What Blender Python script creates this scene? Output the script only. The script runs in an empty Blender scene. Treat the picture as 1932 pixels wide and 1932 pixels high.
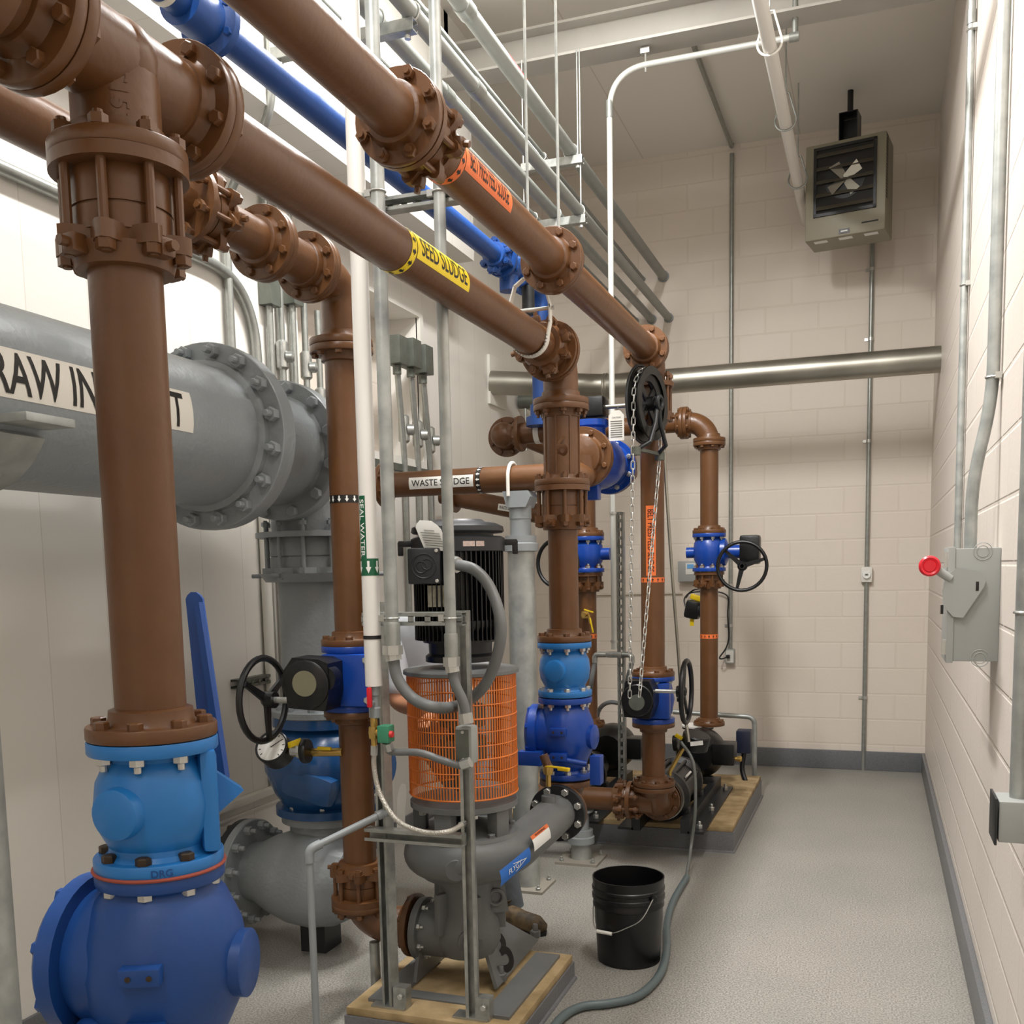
import bpy, bmesh, math, random
from mathutils import Vector as V, Matrix
random.seed(7)
sc = bpy.context.scene
COL = sc.collection
PI = math.pi

# ------------------------------------------------------------------ camera, light, exposure
FPX, CX, CY, HC = 1926.86, 966.0, 1288.0, 1.63
def cam_rot(yaw, pitch, roll):
    c, s = math.cos, math.sin
    B = Matrix(((1,0,0),(0,0,-1),(0,1,0)))
    Ry = Matrix(((c(yaw),0,s(yaw)),(0,1,0),(-s(yaw),0,c(yaw))))
    Rx = Matrix(((1,0,0),(0,c(pitch),-s(pitch)),(0,s(pitch),c(pitch))))
    Rz = Matrix(((c(roll),-s(roll),0),(s(roll),c(roll),0),(0,0,1)))
    return Rz @ Rx @ Ry @ B
CM = cam_rot(.3431, .1083, -.0199)
CP = V((0, 0, HC))
cam = bpy.data.cameras.new('camera'); camo = bpy.data.objects.new('camera', cam); COL.objects.link(camo)
rx, ry, rz = V(CM[0]), -V(CM[1]), -V(CM[2])
camo.matrix_world = Matrix(((rx.x, ry.x, rz.x, 0), (rx.y, ry.y, rz.y, 0), (rx.z, ry.z, rz.z, HC), (0, 0, 0, 1)))
cam.sensor_width = 36; cam.lens = FPX / 1932 * 36; cam.shift_x = 0; cam.shift_y = (CY - 966) / 1932
cam.clip_start = .05
sc.camera = camo
w = bpy.data.worlds.new('world'); sc.world = w; w.use_nodes = True
w.node_tree.nodes['Background'].inputs[0].default_value = (.9, .95, 1, 1)
w.node_tree.nodes['Background'].inputs[1].default_value = .15
vs = sc.view_settings; vs.view_transform = 'Standard'; vs.look = 'None'; vs.gamma = 1; vs.use_curve_mapping = False
vs.exposure = 0.0
def area(name, loc, sx, sy, power, col=(1, .985, .965)):
    l = bpy.data.lights.new(name, 'AREA'); l.shape = 'RECTANGLE'; l.size = sx; l.size_y = sy; l.energy = power; l.color = col
    o = bpy.data.objects.new(name, l); o.location = loc; COL.objects.link(o); return o
LIGHTS = [(-1.35, 4.3, 4.74, 165), (-1.35, 1.5, 4.62, 78), (-.2, 3.2, 4.7, 54), (-.9, -.6, 4.62, 45)]
for i, (x, y, z, p) in enumerate(LIGHTS): area('ceiling_lamp', (x, y, z), .18, 1.2, p)

# ------------------------------------------------------------------ placing helpers
def ray(px, py): return CM.transposed() @ V(((px - CX) / FPX, (py - CY) / FPX, 1))
def at(axis, val, px, py):                       # the point of plane axis=val seen at a pixel of the photograph
    d = ray(px, py); return CP + d * ((val - CP[axis]) / d[axis])
def AX(v, px, py): return at(0, v, px, py)
def AY(v, px, py): return at(1, v, px, py)
def AZ(v, px, py): return at(2, v, px, py)
def zat(x, y, py):                               # height on the vertical line x,y seen at image row py
    q0 = CM @ (V((x, y, 0)) - CP); dq = CM @ V((0, 0, 1)); k = (py - CY) / FPX
    return (k * q0.z - q0.y) / (dq.y - k * dq.z)
def yat(x, z, px):                               # depth on the line x,z seen at image column px
    q0 = CM @ (V((x, 0, z)) - CP); dq = CM @ V((0, 1, 0)); k = (px - CX) / FPX
    return (k * q0.z - q0.x) / (dq.x - k * dq.z)
def xat(y, z, px):
    q0 = CM @ (V((0, y, z)) - CP); dq = CM @ V((1, 0, 0)); k = (px - CX) / FPX
    return (k * q0.z - q0.x) / (dq.x - k * dq.z)

# ------------------------------------------------------------------ materials
def S(h):
    if isinstance(h, str): h = tuple(int(h[i:i+2], 16) / 255 for i in (0, 2, 4))
    return tuple((c / 12.92 if c <= .04045 else ((c + .055) / 1.055) ** 2.4) for c in h) + (1,)
MATS = {}
def mat(name, col, rough=.4, metal=0., bump=0., bscale=60., var=0., vscale=8., var_to=None, spec=.5, coat=0., detail=3.):
    m = bpy.data.materials.new(name); m.use_nodes = True; nt = m.node_tree; b = nt.nodes['Principled BSDF']
    b.inputs['Base Color'].default_value = S(col); b.inputs['Roughness'].default_value = rough; b.inputs['Metallic'].default_value = metal
    b.inputs['Specular IOR Level'].default_value = spec; b.inputs['Coat Weight'].default_value = coat; b.inputs['Coat Roughness'].default_value = .15
    tc = nt.nodes.new('ShaderNodeTexCoord')
    if var:
        n = nt.nodes.new('ShaderNodeTexNoise'); n.inputs['Scale'].default_value = vscale; n.inputs['Detail'].default_value = detail
        nt.links.new(tc.outputs['Object'], n.inputs['Vector'])
        r = nt.nodes.new('ShaderNodeValToRGB'); r.color_ramp.elements[0].position = .35; r.color_ramp.elements[1].position = .68
        a = S(col); t = S(var_to) if var_to else tuple(c * (1 - var) for c in a[:3]) + (1,)
        r.color_ramp.elements[0].color = a; r.color_ramp.elements[1].color = t
        nt.links.new(n.outputs['Fac'], r.inputs['Fac']); nt.links.new(r.outputs['Color'], b.inputs['Base Color'])
    if bump:
        n = nt.nodes.new('ShaderNodeTexNoise'); n.inputs['Scale'].default_value = bscale; n.inputs['Detail'].default_value = 2
        nt.links.new(tc.outputs['Object'], n.inputs['Vector'])
        bp = nt.nodes.new('ShaderNodeBump'); bp.inputs['Strength'].default_value = bump; bp.inputs['Distance'].default_value = .01
        nt.links.new(n.outputs['Fac'], bp.inputs['Height']); nt.links.new(bp.outputs['Normal'], b.inputs['Normal'])
    MATS[name] = m; return m
BRN = mat('brown_paint', '654225', .34, bump=.10, bscale=45, var=.12, vscale=14)
LBL = mat('light_blue_paint', '2577c0', .33, bump=.06, bscale=40, var=.12, vscale=9)
DBL = mat('dark_blue_paint', '16458a', .42, bump=.06, bscale=60, var=.15, vscale=9)
BBL = mat('bright_blue_paint', '13429c', .3, bump=.05, bscale=60)
TBL = mat('teal_blue_paint', '1b4c80', .25, bump=.05, bscale=50, coat=.2)
GRY = mat('grey_paint', '8d9396', .4, bump=.22, bscale=55, var=.08, vscale=5)
PGR = mat('pump_grey_paint', '6f7171', .45, bump=.05, bscale=80, var=.1, vscale=9)
BLK = mat('black_paint', '0d0e10', .35, bump=.05, bscale=90)
WRN = mat('worn_black_metal', '3c3c3a', .35, .6, var=.3, vscale=25)
LVR = mat('louvre_dark', '4f4a3f', .5)
CHR = mat('charcoal_paint', '232528', .42, bump=.05, bscale=90)
GAL = mat('galvanised_steel', 'b6b8b4', .34, .7, bump=.03, bscale=70, var=.2, vscale=22, detail=6, var_to='979a96')
GLP = mat('galvanised_pipe', 'b3b6b2', .42, .45, bump=.04, bscale=70, var=.3, vscale=12, detail=8, var_to='949896')
BEAM = mat('beam_steel', 'aeaba4', .5, .15, var=.1, vscale=4)
DGA = mat('dark_galvanised', '6d7169', .5, .5, var=.2, vscale=18)
EMT = mat('conduit_steel', 'a2a5a0', .36, .6, var=.15, vscale=30)
DEM = mat('grey_pvc_conduit', '8e918c', .45, .1, var=.1, vscale=12)
SST = mat('stainless_steel', 'aeaba0', .36, .9, bump=.02, bscale=40, var=.25, vscale=3)
ZNC = mat('zinc_bolt', 'c9cac6', .3, .8)
DKB = mat('dark_bolt', '4a3d2e', .5, .5, var=.3, vscale=60)
WHT = mat('white_pvc', 'e6e3dd', .35)
WPT = mat('white_paint', 'dedcd4', .5)
CRM = mat('cream_label', 'dedad0', .6)
RED = mat('red_plastic', 'd81f2e', .35)
RED2 = mat('red_tape', 'd8383a', .5)
YEL = mat('yellow_label', 'f2d51c', .4)
YLV = mat('yellow_lever', 'e0c019', .4)
ORL = mat('orange_label', 'e8743a', .45)
WLB = mat('white_label', 'eeeeea', .45)
BLT = mat('black_ink', '141210', .5)
GRL = mat('green_label', '145a3c', .45)
GRN = mat('green_coil', '3f8a6a', .45)
ORG = mat('orange_guard', 'e07a2c', .4)
BRS = mat('brass', 'c9a860', .3, .85)
RUB = mat('black_rubber', '1b1b1c', .6)
FLX = mat('grey_flex', '6e7070', .45, bump=.02, bscale=30)
HSE = mat('grey_hose', '5d6a6c', .4)
CHH = mat('clear_hose', '6a6d69', .3)
BUK = mat('black_plastic', '101012', .35)
GPV = mat('grey_pvc', '8b9092', .4)
HTR = mat('heater_beige', '8a8471', .45)
CON = mat('bare_concrete', 'b79f78', .85, bump=.5, bscale=18, var=.4, vscale=9, detail=8, var_to='8d7852')
SKN = mat('skin', 'c58a68', .5)
SHT = mat('pale_shirt', 'd3d8de', .8, bump=.3, bscale=14)
JNS = mat('grey_trousers', '5c6268', .85, bump=.3, bscale=30)
BOT = mat('brown_boot', '6a5638', .7, var=.5, vscale=20, var_to='2f271c')
HAI = mat('dark_hair', '33271d', .7)
SCR = mat('blue_display', '6aa6dc', .3)
BLB = mat('blue_brand_label', '1769c4', .4)
GLS = mat('gauge_face', 'f2f2ee', .3)
GSK = mat('red_gasket', '9c4a3a', .7)
LGR = mat('light_grey_enamel', '9da09d', .4)
DRK = mat('dark_recess', '1c1a17', .7)

def wallmat(name, uaxis, col, col2, mort, bw=.4064, rh=.2032, uoff=0., bstr=.5, msz=.012):
    m = bpy.data.materials.new(name); m.use_nodes = True; nt = m.node_tree; b = nt.nodes['Principled BSDF']; L = nt.links.new
    g = nt.nodes.new('ShaderNodeNewGeometry'); sp = nt.nodes.new('ShaderNodeSeparateXYZ'); L(g.outputs['Position'], sp.inputs[0])
    ad = nt.nodes.new('ShaderNodeMath'); ad.inputs[1].default_value = uoff + 20 * bw; L(sp.outputs[uaxis], ad.inputs[0])
    cb = nt.nodes.new('ShaderNodeCombineXYZ'); L(ad.outputs[0], cb.inputs[0]); L(sp.outputs[2], cb.inputs[1])
    br = nt.nodes.new('ShaderNodeTexBrick'); L(cb.outputs[0], br.inputs['Vector']); br.offset = .5
    br.inputs['Scale'].default_value = 1; br.inputs['Brick Width'].default_value = bw; br.inputs['Row Height'].default_value = rh
    br.inputs['Mortar Size'].default_value = msz; br.inputs['Mortar Smooth'].default_value = .6
    br.inputs['Color1'].default_value = S(col); br.inputs['Color2'].default_value = S(col2); br.inputs['Mortar'].default_value = S(mort)
    n = nt.nodes.new('ShaderNodeTexNoise'); n.inputs['Scale'].default_value = 55; n.inputs['Detail'].default_value = 4; L(g.outputs['Position'], n.inputs['Vector'])
    ma = nt.nodes.new('ShaderNodeMath'); ma.operation = 'MULTIPLY_ADD'; L(br.outputs['Fac'], ma.inputs[0]); ma.inputs[1].default_value = -1.2
    nm = nt.nodes.new('ShaderNodeMath'); nm.operation = 'MULTIPLY'; nm.inputs[1].default_value = .35; L(n.outputs['Fac'], nm.inputs[0]); L(nm.outputs[0], ma.inputs[2])
    bp = nt.nodes.new('ShaderNodeBump'); bp.inputs['Strength'].default_value = bstr; bp.inputs['Distance'].default_value = .008
    L(ma.outputs[0], bp.inputs['Height']); L(bp.outputs['Normal'], b.inputs['Normal']); L(br.outputs['Color'], b.inputs['Base Color'])
    b.inputs['Roughness'].default_value = .5
    return m
WBK = wallmat('painted_block_back', 0, 'dfd5c9', 'ddd2c5', 'dacfc2', uoff=.05, bstr=.22, msz=.009)
WRT = wallmat('painted_block_right', 1, 'ddd4cb', 'dbd2c8', 'ddd4ca', uoff=.1, bstr=.4, msz=.01)
WLF = wallmat('white_wall_panels', 1, 'e2dfd8', 'dfdcd5', 'cfcbc2', bw=.305, rh=30, bstr=.15, msz=.003)
WCL = wallmat('ceiling_panels', 0, 'eae6de', 'e8e4dc', 'd3cdc2', bw=1.22, rh=99, bstr=.1, msz=.006)
def floormat():
    m = bpy.data.materials.new('grey_epoxy_floor'); m.use_nodes = True; nt = m.node_tree; b = nt.nodes['Principled BSDF']; L = nt.links.new
    g = nt.nodes.new('ShaderNodeNewGeometry')
    def noise(s, d):
        n = nt.nodes.new('ShaderNodeTexNoise'); n.inputs['Scale'].default_value = s; n.inputs['Detail'].default_value = d; L(g.outputs['Position'], n.inputs['Vector']); return n
    n1, n2 = noise(140, 3), noise(1.6, 4)
    r1 = nt.nodes.new('ShaderNodeValToRGB'); r1.color_ramp.elements[0].position = .36; r1.color_ramp.elements[1].position = .62
    r1.color_ramp.elements[0].color = S('7c7973'); r1.color_ramp.elements[1].color = S('aba79f'); L(n1.outputs['Fac'], r1.inputs['Fac'])
    r2 = nt.nodes.new('ShaderNodeValToRGB'); r2.color_ramp.elements[0].position = .3; r2.color_ramp.elements[1].position = .7
    r2.color_ramp.elements[0].color = (.84, .86, .86, 1); r2.color_ramp.elements[1].color = (1, 1, 1, 1); L(n2.outputs['Fac'], r2.inputs['Fac'])
    mx = nt.nodes.new('ShaderNodeMix'); mx.data_type = 'RGBA'; mx.blend_type = 'MULTIPLY'; mx.inputs[0].default_value = 1
    L(r1.outputs['Color'], mx.inputs[6]); L(r2.outputs['Color'], mx.inputs[7]); L(mx.outputs[2], b.inputs['Base Color'])
    bp = nt.nodes.new('ShaderNodeBump'); bp.inputs['Strength'].default_value = .25; bp.inputs['Distance'].default_value = .003
    L(n1.outputs['Fac'], bp.inputs['Height']); L(bp.outputs['Normal'], b.inputs['Normal']); b.inputs['Roughness'].default_value = .38
    return m
FLR = floormat()
BAS = mat('grey_epoxy_base', '6d6f72', .4, bump=.15, bscale=120, var=.2, vscale=120)
PAD = mat('grey_pad_coating', '76777a', .42, bump=.15, bscale=120, var=.2, vscale=120)

# ------------------------------------------------------------------ mesh helpers
WL = {}
def frame(axis):
    a = V(axis).normalized(); h = V((0, 0, 1)) if abs(a.z) < .9 else V((1, 0, 0))
    u = h.cross(a).normalized(); return a, u, a.cross(u)
class MB:
    def __init__(s): s.bm = bmesh.new()
    def ring(s, c, u, v, r, n, ph=0.): return [s.bm.verts.new(c + u * (r * math.cos(ph + 2 * PI * i / n)) + v * (r * math.sin(ph + 2 * PI * i / n))) for i in range(n)]
    def skin(s, A, B):
        n = len(A)
        for i in range(n):
            try: s.bm.faces.new((A[i], A[(i + 1) % n], B[(i + 1) % n], B[i]))
            except ValueError: pass
    def lathe(s, o, axis, prof, n=32, caps=True):
        a, u, v = frame(axis); o = V(o); rs = []
        for r, h in prof: rs.append(s.ring(o + a * h, u, v, max(r, 1e-4), n))
        for A, B in zip(rs, rs[1:]): s.skin(A, B)
        if caps:
            s.bm.faces.new(list(reversed(rs[0]))); s.bm.faces.new(rs[-1])
        return s
    def cyl(s, p0, p1, r, r2=None, n=24):
        p0, p1 = V(p0), V(p1); return s.lathe(p0, p1 - p0, [(r, 0), (r if r2 is None else r2, (p1 - p0).length)], n)
    def tube(s, pts, r, n=12, closed=False, radii=None):
        pts = [V(p) for p in pts]; m = len(pts); T = []
        for i in range(m):
            if closed: d = pts[(i + 1) % m] - pts[i - 1]
            else: d = pts[min(i + 1, m - 1)] - pts[max(i - 1, 0)]
            T.append(d.normalized())
        a, u, v = frame(T[0]); rs = []
        for i in range(m):
            if i:
                q = T[i - 1].rotation_difference(T[i]); u = q @ u; v = q @ v
            rs.append(s.ring(pts[i], u, v, radii[i] if radii else r, n))
        for A, B in zip(rs, rs[1:]): s.skin(A, B)
        if closed:
            A, B = rs[-1], rs[0]; k = min(range(n), key=lambda k: (A[0].co - B[k].co).length); s.skin(A, B[k:] + B[:k])
        else: s.bm.faces.new(list(reversed(rs[0]))); s.bm.faces.new(rs[-1])
        return s
    def box(s, c, size, rot=None, bev=0.):
        m = Matrix.Translation(V(c)) @ (rot.to_4x4() if rot else Matrix()) @ Matrix.Diagonal(V((size[0], size[1], size[2], 1)))
        b2 = bmesh.new() if bev else s.bm
        g = bmesh.ops.create_cube(b2, size=1, matrix=m)
        if bev:
            bmesh.ops.bevel(b2, geom=b2.edges[:], offset=bev, segments=2, profile=.6, affect='EDGES'); s.merge(b2)
        return s
    def merge(s, b2):
        me = bpy.data.meshes.new('t'); b2.to_mesh(me); b2.free(); s.bm.from_mesh(me); bpy.data.meshes.remove(me)
    def prism(s, pts, o, u, v, t):                # 2D outline in the u,v plane, thickness t along u x v, centred
        o, u, v = V(o), V(u).normalized(), V(v).normalized(); n = u.cross(v)
        A = [s.bm.verts.new(o + u * x + v * y - n * t / 2) for x, y in pts]; B = [s.bm.verts.new(o + u * x + v * y + n * t / 2) for x, y in pts]
        s.skin(A, B); s.bm.faces.new(list(reversed(A))); s.bm.faces.new(B); return s
    def sph(s, c, r, sc=(1, 1, 1), n=24):
        m = Matrix.Translation(V(c)) @ Matrix.Diagonal(V((sc[0] * r, sc[1] * r, sc[2] * r, 1)))
        bmesh.ops.create_uvsphere(s.bm, u_segments=n, v_segments=n // 2, radius=1, matrix=m); return s
    def torus(s, c, axis, R, r, n=36, m=10):
        a, u, v = frame(axis); c = V(c)
        return s.tube([c + u * R * math.cos(2 * PI * i / n) + v * R * math.sin(2 * PI * i / n) for i in range(n)], r, m, True)
    def build(s, name, m, parent=None, angle=35, sub=0):
        bm = s.bm; bmesh.ops.recalc_face_normals(bm, faces=bm.faces[:])
        for f in bm.faces: f.smooth = True
        ca = math.radians(angle)
        for e in bm.edges:
            if len(e.link_faces) != 2 or e.calc_face_angle(0) > ca: e.smooth = False
        lo = V((min(v.co.x for v in bm.verts), min(v.co.y for v in bm.verts), min(v.co.z for v in bm.verts)))
        hi = V((max(v.co.x for v in bm.verts), max(v.co.y for v in bm.verts), max(v.co.z for v in bm.verts)))
        o = (lo + hi) / 2; bmesh.ops.translate(bm, verts=bm.verts[:], vec=-o)
        me = bpy.data.meshes.new(name); bm.to_mesh(me); bm.free(); me.materials.append(m)
        ob = bpy.data.objects.new(name, me); COL.objects.link(ob); put(ob, o, parent)
        if sub:
            md = ob.modifiers.new('sub', 'SUBSURF'); md.levels = md.render_levels = sub
        return ob
def put(ob, o, parent=None, rot=None):
    o = V(o); ob.parent = parent
    if rot is not None:
        ob.rotation_mode = 'QUATERNION'; ob.rotation_quaternion = rot
    ob.location = o - (WL[parent.name] if parent else V((0, 0, 0))); WL[ob.name] = o
def tag(o, label, cat, group=None, kind=None):
    o['label'] = label; o['category'] = cat
    if group: o['group'] = group
    if kind: o['kind'] = kind
    return o
def thing(name, label, cat, loc, group=None):
    o = bpy.data.objects.new(name, None); COL.objects.link(o); o.empty_display_size = .05; put(o, loc); return tag(o, label, cat, group)
def struct(name, mb, m):
    o = mb.build(name, m); o['kind'] = 'structure'; return o
BC = {}
def shared(key, make, m):
    if key not in BC:
        mb = make(); bm = mb.bm; bmesh.ops.recalc_face_normals(bm, faces=bm.faces[:])
        for f in bm.faces: f.smooth = True
        for e in bm.edges:
            if len(e.link_faces) != 2 or e.calc_face_angle(0) > .6: e.smooth = False
        me = bpy.data.meshes.new(key[0]); bm.to_mesh(me); bm.free(); me.materials.append(m); BC[key] = me
    return BC[key]
ZQ = V((0, 0, 1))
def inst(name, me, parent, p, axis=(0, 0, 1), spin=0.):
    from mathutils import Quaternion
    q = ZQ.rotation_difference(V(axis).normalized()) @ Quaternion((0, 0, 1), spin)
    o = bpy.data.objects.new(name, me); COL.objects.link(o); put(o, p, parent, q); return o
def bolt(parent, p, axis, r=.014, m=None, kind='bolt', h=None):
    m = m or BRN; h = h or r * 1.1
    def mk():
        b = MB()
        if kind == 'bolt': b.lathe((0, 0, 0), (0, 0, 1), [(r * 1.15, 0), (r * 1.15, h * .12), (r * 1.12, h * .12), (r * 1.12, h * .85), (r * .9, h)], 6)
        elif kind == 'nut':
            b.lathe((0, 0, 0), (0, 0, 1), [(r * 1.12, 0), (r * 1.12, h * .9), (r * .95, h)], 6); b.lathe((0, 0, h * .9), (0, 0, 1), [(r * .55, 0), (r * .55, h * .9), (r * .45, h)], 10)
        else: b.lathe((0, 0, 0), (0, 0, 1), [(r, 0), (r, h)], 12)
        return b
    return inst(kind if kind != 'stud' else 'stud', shared((kind, round(r, 4), round(h, 4), m.name), mk, m), parent, p, axis)
def bolts(parent, c, axis, R, n, r, m, kind='bolt', ph=.5, h=None):
    a, u, v = frame(axis); c = V(c)
    for i in range(n):
        t = 2 * PI * (i + ph) / n; bolt(parent, c + u * R * math.cos(t) + v * R * math.sin(t), axis, r, m, kind, h)
RP = .0625                                        # radius of the four inch pipe
FR = .115
def flange(par, p, axis, R=FR, t=.024, m=None, hub=None, hl=.03, nb=8, br=.0125, Rb=None, bm=None, side='bolt', name='flange'):
    """raised hub on the -axis side, bolts on the -axis side, disc of thickness t centred on p"""
    m = m or BRN; a = V(axis).normalized(); hub = hub or RP * 1.18; p = V(p)
    pr = [(hub * .9, -t / 2 - hl), (hub, -t / 2 - hl * .9), (hub * 1.03, -t / 2 - .008), (hub * 1.12, -t / 2), (R * .985, -t / 2), (R, -t / 2 + .003), (R, t / 2 - .003), (R * .985, t / 2)]
    f = MB().lathe(p, a, pr, 40).build(name, m, par)
    if nb: bolts(f, p - a * (t / 2), -a, Rb or R * .83, nb, br, bm or m, side)
    return f
def mjoint(par, p, axis, r=RP, R=FR, L=.115, m=None, nb=8, back=.026, ears=True, sf=1.):
    """flanged adapter held by long studs: flange at p, gland ring at p+axis*L"""
    m = m or BRN; a, u, v = frame(axis); p = V(p)
    f = MB().lathe(p, a, [(R, -.011), (R, .011)], 40).build('flange', m, par)
    MB().lathe(p, a, [(r * 1.32 * sf, .011), (r * 1.36 * sf, .02), (r * 1.36 * sf, L * .62), (r * 1.30 * sf, L * .62), (r * 1.30 * sf, L * .66), (r * 1.36 * sf, L * .66), (r * 1.36 * sf, L)], 32).build('sleeve', m, par)
    n = 64; pts = []
    for i in range(n):
        t = 2 * PI * i / n; k = math.cos(nb * (t - PI / nb)); pts.append(((R * .86 + .018 * k) * math.cos(t), (R * .86 + .018 * k) * math.sin(t)))
    g = MB().prism(pts, p + a * (L + .011), u, v, .03)
    g.lathe(p + a * (L + .02), a, [(r * 1.45, 0), (r * 1.3, .035), (r * 1.05, .036)], 32)
    g = g.build('gland', m, par)
    if ears:
        for i in range(nb // 2):
            t = 2 * PI * (i + .0) / (nb // 2) + .2; d = u * math.cos(t) + v * math.sin(t)
            e = MB().box(p + a * (L + .028) + d * R * .86, (.03, .03, .032), Matrix((d, a.cross(d), a)).transposed(), .006)
            e.cyl(p + a * (L + .028) + d * R * .86, p + a * (L + .028) + d * (R * 1.12), .009, n=8); e.build('wedge_screw', m, g)
    for i in range(nb):
        t = 2 * PI * (i + .5) / nb; d = u * math.cos(t) + v * math.sin(t); q = p + d * R * .85
        s = MB().cyl(q - a * (.035 + back), q + a * (L + .045), .0085, n=10)
        s.lathe(q - a * (.011 + back), -a, [(.0165, 0), (.0165, .016)], 6); s.lathe(q + a * (L + .026), a, [(.0165, 0), (.0165, .016)], 6)
        s.build('bolt', m, f)
    return f
def arc(p0, d0, d1, R, n=10):                      # quarter bend: starts at p0 heading d0, leaves heading d1
    p0, d0, d1 = V(p0), V(d0).normalized(), V(d1).normalized(); c = p0 + d1 * R
    return [c - d1 * R * math.cos(PI / 2 * i / n) + d0 * R * math.sin(PI / 2 * i / n) for i in range(n + 1)]
def bend_path(pts, R, n=8):                        # polyline with rounded corners
    pts = [V(p) for p in pts]; out = [pts[0]]
    for a, b, c in zip(pts, pts[1:], pts[2:]):
        d0, d1 = (b - a).normalized(), (c - b).normalized(); r = min(R, (b - a).length * .49, (c - b).length * .49)
        for i in range(n + 1):
            t = i / n; out.append((b - d0 * r) * (1 - t) ** 2 + b * 2 * t * (1 - t) + (b + d1 * r) * t * t)
    return out + [pts[-1]]
def spline(pts, n=8):
    pts = [V(p) for p in pts]; P = [pts[0] * 2 - pts[1]] + pts + [pts[-1] * 2 - pts[-2]]; out = []
    for i in range(1, len(P) - 2):
        a, b, c, d = P[i - 1:i + 3]
        for k in range(n):
            t = k / n; out.append(.5 * (2 * b + (c - a) * t + (2 * a - 5 * b + 4 * c - d) * t * t + (3 * b - a - 3 * c + d) * t ** 3))
    return out + [pts[-1]]
# ------------------------------------------------------------------ lettering
def textmesh(txt, size, width=1., bold=.0):
    cu = bpy.data.curves.new('t', 'FONT'); cu.body = txt; cu.size = size; cu.offset = bold; cu.align_x = 'LEFT'; cu.resolution_u = 4
    ob = bpy.data.objects.new('t', cu); COL.objects.link(ob); dg = bpy.context.evaluated_depsgraph_get()
    me = bpy.data.meshes.new_from_object(ob.evaluated_get(dg)); bpy.data.objects.remove(ob); bpy.data.curves.remove(cu)
    bm = bmesh.new(); bm.from_mesh(me); bpy.data.meshes.remove(me)
    x0 = min(v.co.x for v in bm.verts); x1 = max(v.co.x for v in bm.verts); y0 = min(v.co.y for v in bm.verts); y1 = max(v.co.y for v in bm.verts)
    for v in bm.verts: v.co.x = (v.co.x - x0) * width; v.co.y -= (y0 + y1) / 2
    return bm, (x1 - x0) * width, y1 - y0
def fit_text(txt, length, height, bold=.0):
    bm, w_, h_ = textmesh(txt, 1, 1, bold)
    for v in bm.verts: v.co.x *= length / w_; v.co.y *= height / h_
    return bm
def wrap(bm, p0, axis, e1, e2, r, a0=0., off=.0015):
    """bend a flat bmesh (x along axis, y round the pipe) onto a cylinder"""
    ys = [v.co.y for v in bm.verts]; st = r * .14; k = math.floor(min(ys) / st)
    while k * st < max(ys):
        bmesh.ops.bisect_plane(bm, geom=bm.verts[:] + bm.edges[:] + bm.faces[:], plane_co=(0, k * st, 0), plane_no=(0, 1, 0)); k += 1
    p0, axis, e1, e2 = V(p0), V(axis), V(e1), V(e2)
    for v in bm.verts:
        t = a0 + v.co.y / r; v.co = p0 + axis * v.co.x + (e1 * math.cos(t) + e2 * math.sin(t)) * (r + off)
    mb = MB(); mb.bm.free(); mb.bm = bm; return mb
def sheet(x0, x1, y0, y1):
    bm = bmesh.new(); bm.faces.new([bm.verts.new((x, y, 0)) for x, y in ((x0, y0), (x1, y0), (x1, y1), (x0, y1))]); return bm
def arrowsheet(n, L, w, step, along=1):            # a row of little arrows spaced round the pipe
    bm = bmesh.new()
    for i in range(n):
        y = (i - (n - 1) / 2) * step
        pts = [(-L / 2, -w * .2), (0, -w * .2), (0, -w * .5), (L / 2, 0), (0, w * .5), (0, w * .2), (-L / 2, w * .2)]
        bm.faces.new([bm.verts.new((x * along, y + q, 0)) for x, q in pts])
    return bm
def flat(bm, o, u, v, off=.0015):
    o, u, v = V(o), V(u).normalized(), V(v).normalized(); n = u.cross(v)
    for q in bm.verts: q.co = o + u * q.co.x + v * q.co.y + n * off
    mb = MB(); mb.bm.free(); mb.bm = bm; return mb
# ------------------------------------------------------------------ the room
XL, XR, YB, ZC, YF = -2.8, .381, 8.514, 4.915, -2.2
struct('floor', MB().box(((XL + XR) / 2, (YB + YF) / 2, -.05), (XR - XL + .4, YB - YF + .4, .1)), FLR)
struct('ceiling', MB().box(((XL + XR) / 2, (YB + YF) / 2, ZC + .05), (XR - XL + .4, YB - YF + .4, .1)), WCL)
struct('wall_back', MB().box(((XL + XR) / 2, YB + .1, ZC / 2), (XR - XL + .4, .2, ZC)), WBK)
struct('wall_right', MB().box((XR + .1, (YB + YF) / 2, ZC / 2), (.2, YB - YF, ZC)), WRT)
struct('wall_front', MB().box(((XL + XR) / 2, YF - .1, ZC / 2), (XR - XL + .4, .2, ZC)), WBK)
oy1 = AX(XL, 787, 640).y; oz1 = AX(XL, 787, 600).z; oy0, oz0 = oy1 - 1.5, 2.35
b = MB(); b.box((XL - .15, (YF + oy0) / 2, ZC / 2), (.3, oy0 - YF, ZC)); b.box((XL - .15, (YB + oy1) / 2, ZC / 2), (.3, YB - oy1, ZC))
b.box((XL - .15, (oy0 + oy1) / 2, oz0 / 2), (.3, oy1 - oy0, oz0)); b.box((XL - .15, (oy0 + oy1) / 2, (ZC + oz1) / 2), (.3, oy1 - oy0, ZC - oz1))
struct('wall_left', b, WLF)
b = MB(); b.box((XL - .28, (oy0 + oy1) / 2, (oz0 + oz1) / 2), (.06, oy1 - oy0, oz1 - oz0)); struct('window_1', b, WBK)
b = MB(); t = .05
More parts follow.
